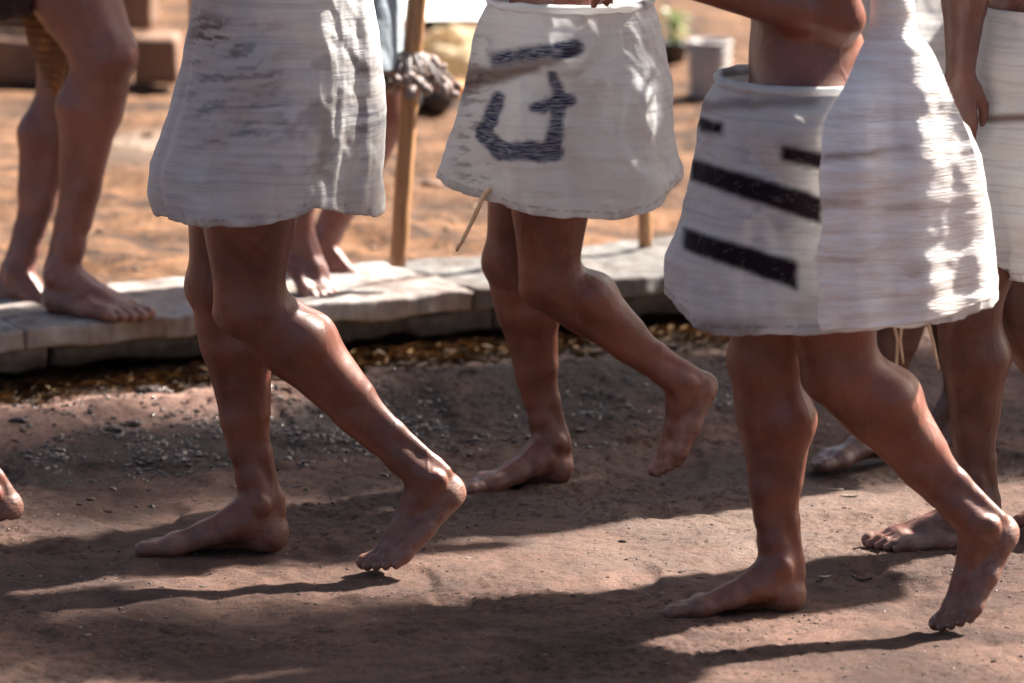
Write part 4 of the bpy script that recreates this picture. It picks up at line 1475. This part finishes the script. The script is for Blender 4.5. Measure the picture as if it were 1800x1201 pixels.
# a white sheet spread to dry on the ground at the back
wa, wb = G(372, 44, BZ), G(856, 44, BZ)
V, Fc = [], []
nx_, ny_ = 150, 60
for j in range(ny_):
    for i in range(nx_):
        u_, v_ = i / (nx_ - 1), j / (ny_ - 1)
        x_ = wa.x + (wb.x - wa.x) * u_ + .05 * (vnoise(v_ * 5, u_ * 0 + 3.3) - .5)
        y_ = wa.y + 1.6 * v_ + .12 * (vnoise(u_ * 7, 1.7) - .5) * (1 - v_)
        z_ = BZ + .012 + .075 * fbm(x_ * 6, y_ * 6, 4, 88) * min(1, 6 * v_ + .15)
        V.append((x_, y_, z_ + 0.03 * v_))
for j in range(ny_ - 1):
    for i in range(nx_ - 1):
        q_ = j * nx_ + i
        Fc.append((q_, q_ + 1, q_ + nx_ + 1, q_ + nx_))
pb = mesh_obj('white_sheet', V, Fc, PLASTER)
tag(pb, 'white sheet spread over the ground at the back of the yard', 'sheet')

# black pot, clay pot, orange fruit
def pot(px, py, r, h_, mat, label, rim=True):
    c = G(px, py, BZ)
    root = empty('clay_pot', c)
    tag(root, label, 'pot')
    lathe('bowl', c, [(r * .45, -.01), (r * .75, h_ * .12), (r, h_ * .42), (r * .95, h_ * .66), (r * .72, h_ * .86), (r * .70, h_ * .92), (r * .78, h_), (r * .72, h_ * 1.0), (r * .62, h_ * .9), (r * .5, h_ * .3), (.001, h_ * .2)], mat, root)
    return root


pot(762, 196, .062, .085, BLACK_CLAY, 'round sooty black pot behind the rattle staff')
pot(690, 205, .075, .085, BLACK_CLAY, 'sooty black pot beside the plain tunic and staff')
pot(366, 118, .040, .075, CLAYPOT, 'small brown clay pot behind the thin pale cane')
o = lathe('orange_fruit', G(806, 168, BZ), [(.001, 0), (.010, .002), (.017, .010), (.019, .019), (.016, .030), (.008, .037), (.001, .038)], ORANGE, wob=.05)
tag(o, 'small orange fruit lying beside the black pot', 'fruit')
o = lathe('orange_fruit', G(14, 100, BZ), [(.001, 0), (.010, .002), (.019, .010), (.023, .019), (.019, .032), (.009, .041), (.001, .042)], ORANGE, wob=.05)
tag(o, 'orange fruit on the earth at the far left edge', 'fruit')
# cream cloth bundle
c_ = G(800, 128, BZ)
VV, FF = [], []
nu_, nv_ = 60, 26
for i in range(nv_):
    a = i / (nv_ - 1) * math.pi / 2
    for j in range(nu_):
        th = 2 * math.pi * j / nu_
        d_ = Vector((math.cos(th) * math.cos(a), math.sin(th) * math.cos(a), math.sin(a)))
        nn = 1 + .22 * mnoise.noise(d_ * 2.1 + Vector((3, 1, 2))) + .10 * mnoise.noise(d_ * 6) + .035 * mnoise.noise(d_ * 16)
        VV.append((c_.x + d_.x * .125 * nn, c_.y + .10 + d_.y * .12 * nn, BZ + d_.z * .115 * nn - .005))
for i in range(nv_ - 1):
    for j in range(nu_):
        j2 = (j + 1) % nu_
        FF.append((i * nu_ + j, i * nu_ + j2, (i + 1) * nu_ + j2, (i + 1) * nu_ + j))
o = mesh_obj('cloth_bundle', VV, FF, CREAM)
o.data.uv_layers.new(name='UVMap')
for l in o.data.loops:
    v_ = o.data.vertices[l.vertex_index].co
    o.data.uv_layers[0].data[l.index].uv = (v_.x + v_.y, v_.z)
tag(o, 'crumpled cream sacking bundle between the staff and the print skirt', 'bundle')
# potted plant
pc = G(1182, 118, BZ)
pr_ = empty('potted_plant', pc)
tag(pr_, 'bushy green plant in a black pot between the two skirts', 'plant')
lathe('pot', pc, [(.030, 0), (.040, .05), (.046, .062), (.046, .07), (.038, .068), (.001, .055)], BLACK_CLAY, pr_)
VV, FF = [], []
for i in range(110):
    a = rng.uniform(0, 2 * math.pi); e_ = rng.uniform(.2, 1.4)
    r0 = rng.uniform(0, .03)
    L = rng.uniform(.022, .05); wd = L * rng.uniform(.25, .4)
    st_ = pc + Vector((math.cos(a) * r0, math.sin(a) * r0, .065 + rng.uniform(0, .085)))
    d_ = Vector((math.cos(a) * math.cos(e_), math.sin(a) * math.cos(e_), math.sin(e_) * .8))
    s_ = d_.cross(UP).normalized()
    nrm = s_.cross(d_)
    b0 = len(VV)
    for f_, wf in ((0, .1), (.35, 1), (.7, .8), (1, .02)):
        cc = st_ + d_ * L * f_ - UP * L * .5 * f_ * f_
        VV += [cc - s_ * wd * wf * .5 + nrm * .002, cc + s_ * wd * wf * .5 + nrm * .002]
    for k in range(3):
        FF.append((b0 + 2 * k, b0 + 2 * k + 1, b0 + 2 * k + 3, b0 + 2 * k + 2))
lf = mesh_obj('foliage', VV, FF, LEAF, pr_)
# pale cane basket
bk = empty('cane_basket', G(1246, 172, BZ))
tag(bk, 'pale grey cane basket behind the striped skirt wearer', 'basket')
bc = G(1246, 172, BZ)
lathe('wall', bc, [(.046, 0), (.050, .04), (.053, .09), (.055, .145), (.050, .145), (.046, .09), (.042, .01)], BASKET, bk, wob=.02)
for z in (.012, .034, .056, .078, .100, .122, .146):
    r_ = .049 + .008 * z / .145
    ring = [bc + Vector((math.cos(a) * r_, math.sin(a) * r_, z)) for a in np.linspace(0, 2 * math.pi, 33)]
    tube('hoop', ring, [.0050] * 33, BASKET, bk, seg=6, wob=.3, seed=z * 50)

# ------------------------------------------------------------ leaves, chips, clods on the path
def leaf(name, px, py, L, wd, ang, mat, label, curl=.25, z=0.0, cat='leaf'):
    c = G(px, py); z0 = gz(c.x, c.y)
    V, Fc = [], []
    n = 12
    for i in range(n):
        s = i / (n - 1)
        ww_ = wd * math.sin(math.pi * min(1, s * .96 + .02)) ** .7
        for j in range(5):
            y = (j / 4 - .5) * 2
            x_ = (s - .5) * L; yy = y * ww_ / 2
            zz_ = curl * L * ((s - .5) ** 2 * 1.1 + (y * y) * .12) + .0015 * mnoise.noise(Vector((s * 6, y * 2, px)))
            V.append((c.x + x_ * math.cos(ang) - yy * math.sin(ang), c.y + x_ * math.sin(ang) + yy * math.cos(ang), z0 + .002 + zz_))
    for i in range(n - 1):
        for j in range(4):
            Fc.append((i * 5 + j, (i + 1) * 5 + j, (i + 1) * 5 + j + 1, i * 5 + j + 1))
    o = mesh_obj(name, V, Fc, mat)
    m_ = o.modifiers.new('thickness', 'SOLIDIFY'); m_.thickness = .0012; m_.offset = 0
    tag(o, label, cat)
    return o


def clod(px, py, s, mat, label, name='earth_clod', cat='clod', stretch=1.6, n=3):
    c = G(px, py); z0 = gz(c.x, c.y)
    V, Fc, o0 = [], [], 0
    bm = bmesh.new(); bmesh.ops.create_icosphere(bm, subdivisions=3, radius=1.0)
    vv = [v_.co.copy() for v_ in bm.verts]; ff = [[v_.index for v_ in f_.verts] for f_ in bm.faces]; bm.free()
    for k in range(n):
        q = s * rng.uniform(.5, 1) if k else s
        ox, oy = ((rng.uniform(-1, 1) * s * 1.6, rng.uniform(-.6, .6) * s) if k else (0, 0))
        for v_ in vv:
            nn = 1 + .5 * mnoise.noise(v_ * 2.2 + Vector((px + k, py, 0))) + .2 * mnoise.noise(v_ * 6 + Vector((px, k, 0)))
            V.append((c.x + ox + v_.x * q * nn * stretch, c.y + oy + v_.y * q * nn, z0 + q * .35 + v_.z * q * nn * .6))
        Fc += [[i_ + o0 for i_ in f_] for f_ in ff]; o0 += len(vv)
    o = mesh_obj(name, V, Fc, mat)
    tag(o, label, cat)
    return o


leaf('dry_leaf', 1494, 872, .036, .011, .15, DRYLEAF, 'small dry leaf on the path between the two front right legs')
leaf('dry_leaf', 1450, 1006, .020, .009, .3, PALECHIP, 'pale little leaf just right of the striped walker heel', curl=.3)
leaf('bark_flake', 1515, 1012, .040, .014, -.5, BARK, 'dark curled flake of bark on the path right of the heel', curl=.5, cat='bark')
leaf('bark_flake', 1440, 1018, .022, .012, .9, BARK, 'small dark flake of bark close to the heel', curl=.4, cat='bark')
leaf('dry_leaf', 1468, 862, .030, .004, -.1, PALECHIP, 'thin pale stalk on the path left of the dry leaf', curl=.1, cat='stalk')
leaf('dry_leaf', 153, 1113, .018, .010, .6, DRYLEAF, 'lone pale leaf in the dark shade at lower left')
leaf('bark_flake', 1200, 1090, .026, .006, .3, BARK, 'thin dark flake just below the front right toes', cat='bark')
leaf('bark_flake', 130, 722, .030, .010, -.2, BARK, 'dark flake on the pale clay at far left', cat='bark')
clod(275, 712, .015, CHAR, 'largest black charcoal lump on the pale clay', n=9, cat='charcoal', name='charcoal_lump')
clod(232, 758, .010, CHAR, 'black charcoal lump below the largest one', n=4, cat='charcoal', name='charcoal_lump')
clod(30, 770, .009, CHAR, 'black charcoal lump by the left edge', n=2, cat='charcoal', name='charcoal_lump')
clod(195, 771, .009, CHAR, 'flat black charcoal lump left of the shiny grit', n=3, cat='charcoal', name='charcoal_lump')
clod(190, 888, .005, CRUMB, 'small brown clod ahead of the left walker toes', n=1)
clod(160, 878, .005, CRUMB, 'flattish brown clod left of the small one', n=1)
clod(1160, 1140, .0035, CRUMB, 'tiny dark clod on the sunny path at bottom', n=1)
clod(1290, 1148, .003, CRUMB, 'tiny dark clod below the front right heel', n=1)
clod(1095, 947, .0045, CRUMB, 'small dark clod in the shade band in mid path', n=1)
clod(1232, 1012, .0045, CRUMB, 'dark crumb in front of the striped walker instep', n=1)
clod(760, 405, .016, ADOBE, 'lump of brown earth right of the rattle staff', n=2)

# ------------------------------------------------------------ unseen tree added past the right edge to shade the path
tr = empty('added_shade_tree', (3.35, 13.75, 0))
tag(tr, 'leafy tree added unseen beyond the right edge to shade the path along the kerb', 'tree')
tube('trunk', [(3.35, 13.75, -.1), (3.33, 13.70, .9), (3.22, 13.62, 1.9), (3.05, 13.48, 2.7), (2.8, 13.3, 3.3)], [.13, .105, .085, .06, .03], BARK, tr, seg=16, nsub=8, wob=.3, seed=3)
CRX = Vector((.90, .436, 0)); CRY = Vector((-.436, .90, 0))
cc0 = Vector((2.80, 13.25, 3.25))
limbs = []
for i in range(11):
    a = i / 11 * 2 * math.pi + rng.uniform(-.2, .2)
    e1 = cc0 + CRX * math.cos(a) * 1.15 + CRY * math.sin(a) * .50 + Vector((0, 0, rng.uniform(-.1, .3)))
    b0 = Vector((3.12, 13.52, 2.3)).lerp(Vector((2.85, 13.33, 3.1)), rng.rand())
    m_ = (b0 + e1) / 2 + Vector((0, 0, .12))
    tube('branch', [b0, m_, e1], [.032, .020, .008], BARK, tr, seg=8, nsub=5, wob=.3, seed=i)
    limbs.append((b0, m_, e1))
VV, FF = [], []
for i in range(400):
    a = rng.uniform(0, 2 * math.pi); r_ = math.sqrt(rng.rand())
    cl = cc0 + CRX * math.cos(a) * 1.30 * r_ + CRY * math.sin(a) * .50 * r_ + Vector((0, 0, rng.uniform(-.25, .35)))
    if i > 240: cl = cc0 + Vector((rng.uniform(.2, 1.35), rng.uniform(-.35, .75), rng.uniform(-.2, .3)))
    hq = cl.z / math.tan(SUN_EL)
    sh_ = Vector((cl.x - hq * SUN_DIR.x, cl.y - hq * SUN_DIR.y))
    if sh_.x < -.30 and sh_.y > 10.98: continue  # clumps skipped where they would shade the left clay
    for k in range(34):
        c_ = cl + Vector(rng.normal(0, .085, 3))
        L = rng.uniform(.05, .10); wd = L * rng.uniform(.35, .5)
        d_ = Vector(rng.normal(0, 1, 3)); d_.z = d_.z * .4 - .2; d_.normalize()
        s_ = d_.cross(Vector(rng.normal(0, .35, 3)) + UP).normalized()
        b0 = len(VV)
        VV += [c_, c_ + d_ * L * .5 + s_ * wd * .5, c_ + d_ * L, c_ + d_ * L * .5 - s_ * wd * .5]
        FF.append((b0, b0 + 1, b0 + 2, b0 + 3))
limb_end = Vector((2.33, 11.45, 3.2))  # extra limb added to throw shade on the lower left ground
tube('branch', [Vector((3.14, 13.55, 2.2)), Vector((2.8, 12.9, 3.0)), Vector((2.6, 12.2, 3.25)), limb_end], [.040, .030, .020, .008], BARK, tr, seg=8, nsub=6, wob=.3, seed=41)
for i in range(60):
    a = rng.uniform(0, 2 * math.pi); r_ = math.sqrt(rng.rand())
    cl = Vector((2.40, 11.43, 3.22)) + Vector((math.cos(a) * .40 * r_, math.sin(a) * .20 * r_, rng.uniform(-.12, .15)))
    for k in range(24):
        c_ = cl + Vector(rng.normal(0, .07, 3))
        L = rng.uniform(.05, .10); wd = L * rng.uniform(.35, .5)
        d_ = Vector(rng.normal(0, 1, 3)); d_.z = d_.z * .4 - .2; d_.normalize()
        s_ = d_.cross(Vector(rng.normal(0, .35, 3)) + UP).normalized()
        b0 = len(VV)
        VV += [c_, c_ + d_ * L * .5 + s_ * wd * .5, c_ + d_ * L, c_ + d_ * L * .5 - s_ * wd * .5]
        FF.append((b0, b0 + 1, b0 + 2, b0 + 3))
mesh_obj('crown', VV, FF, LEAF, tr)
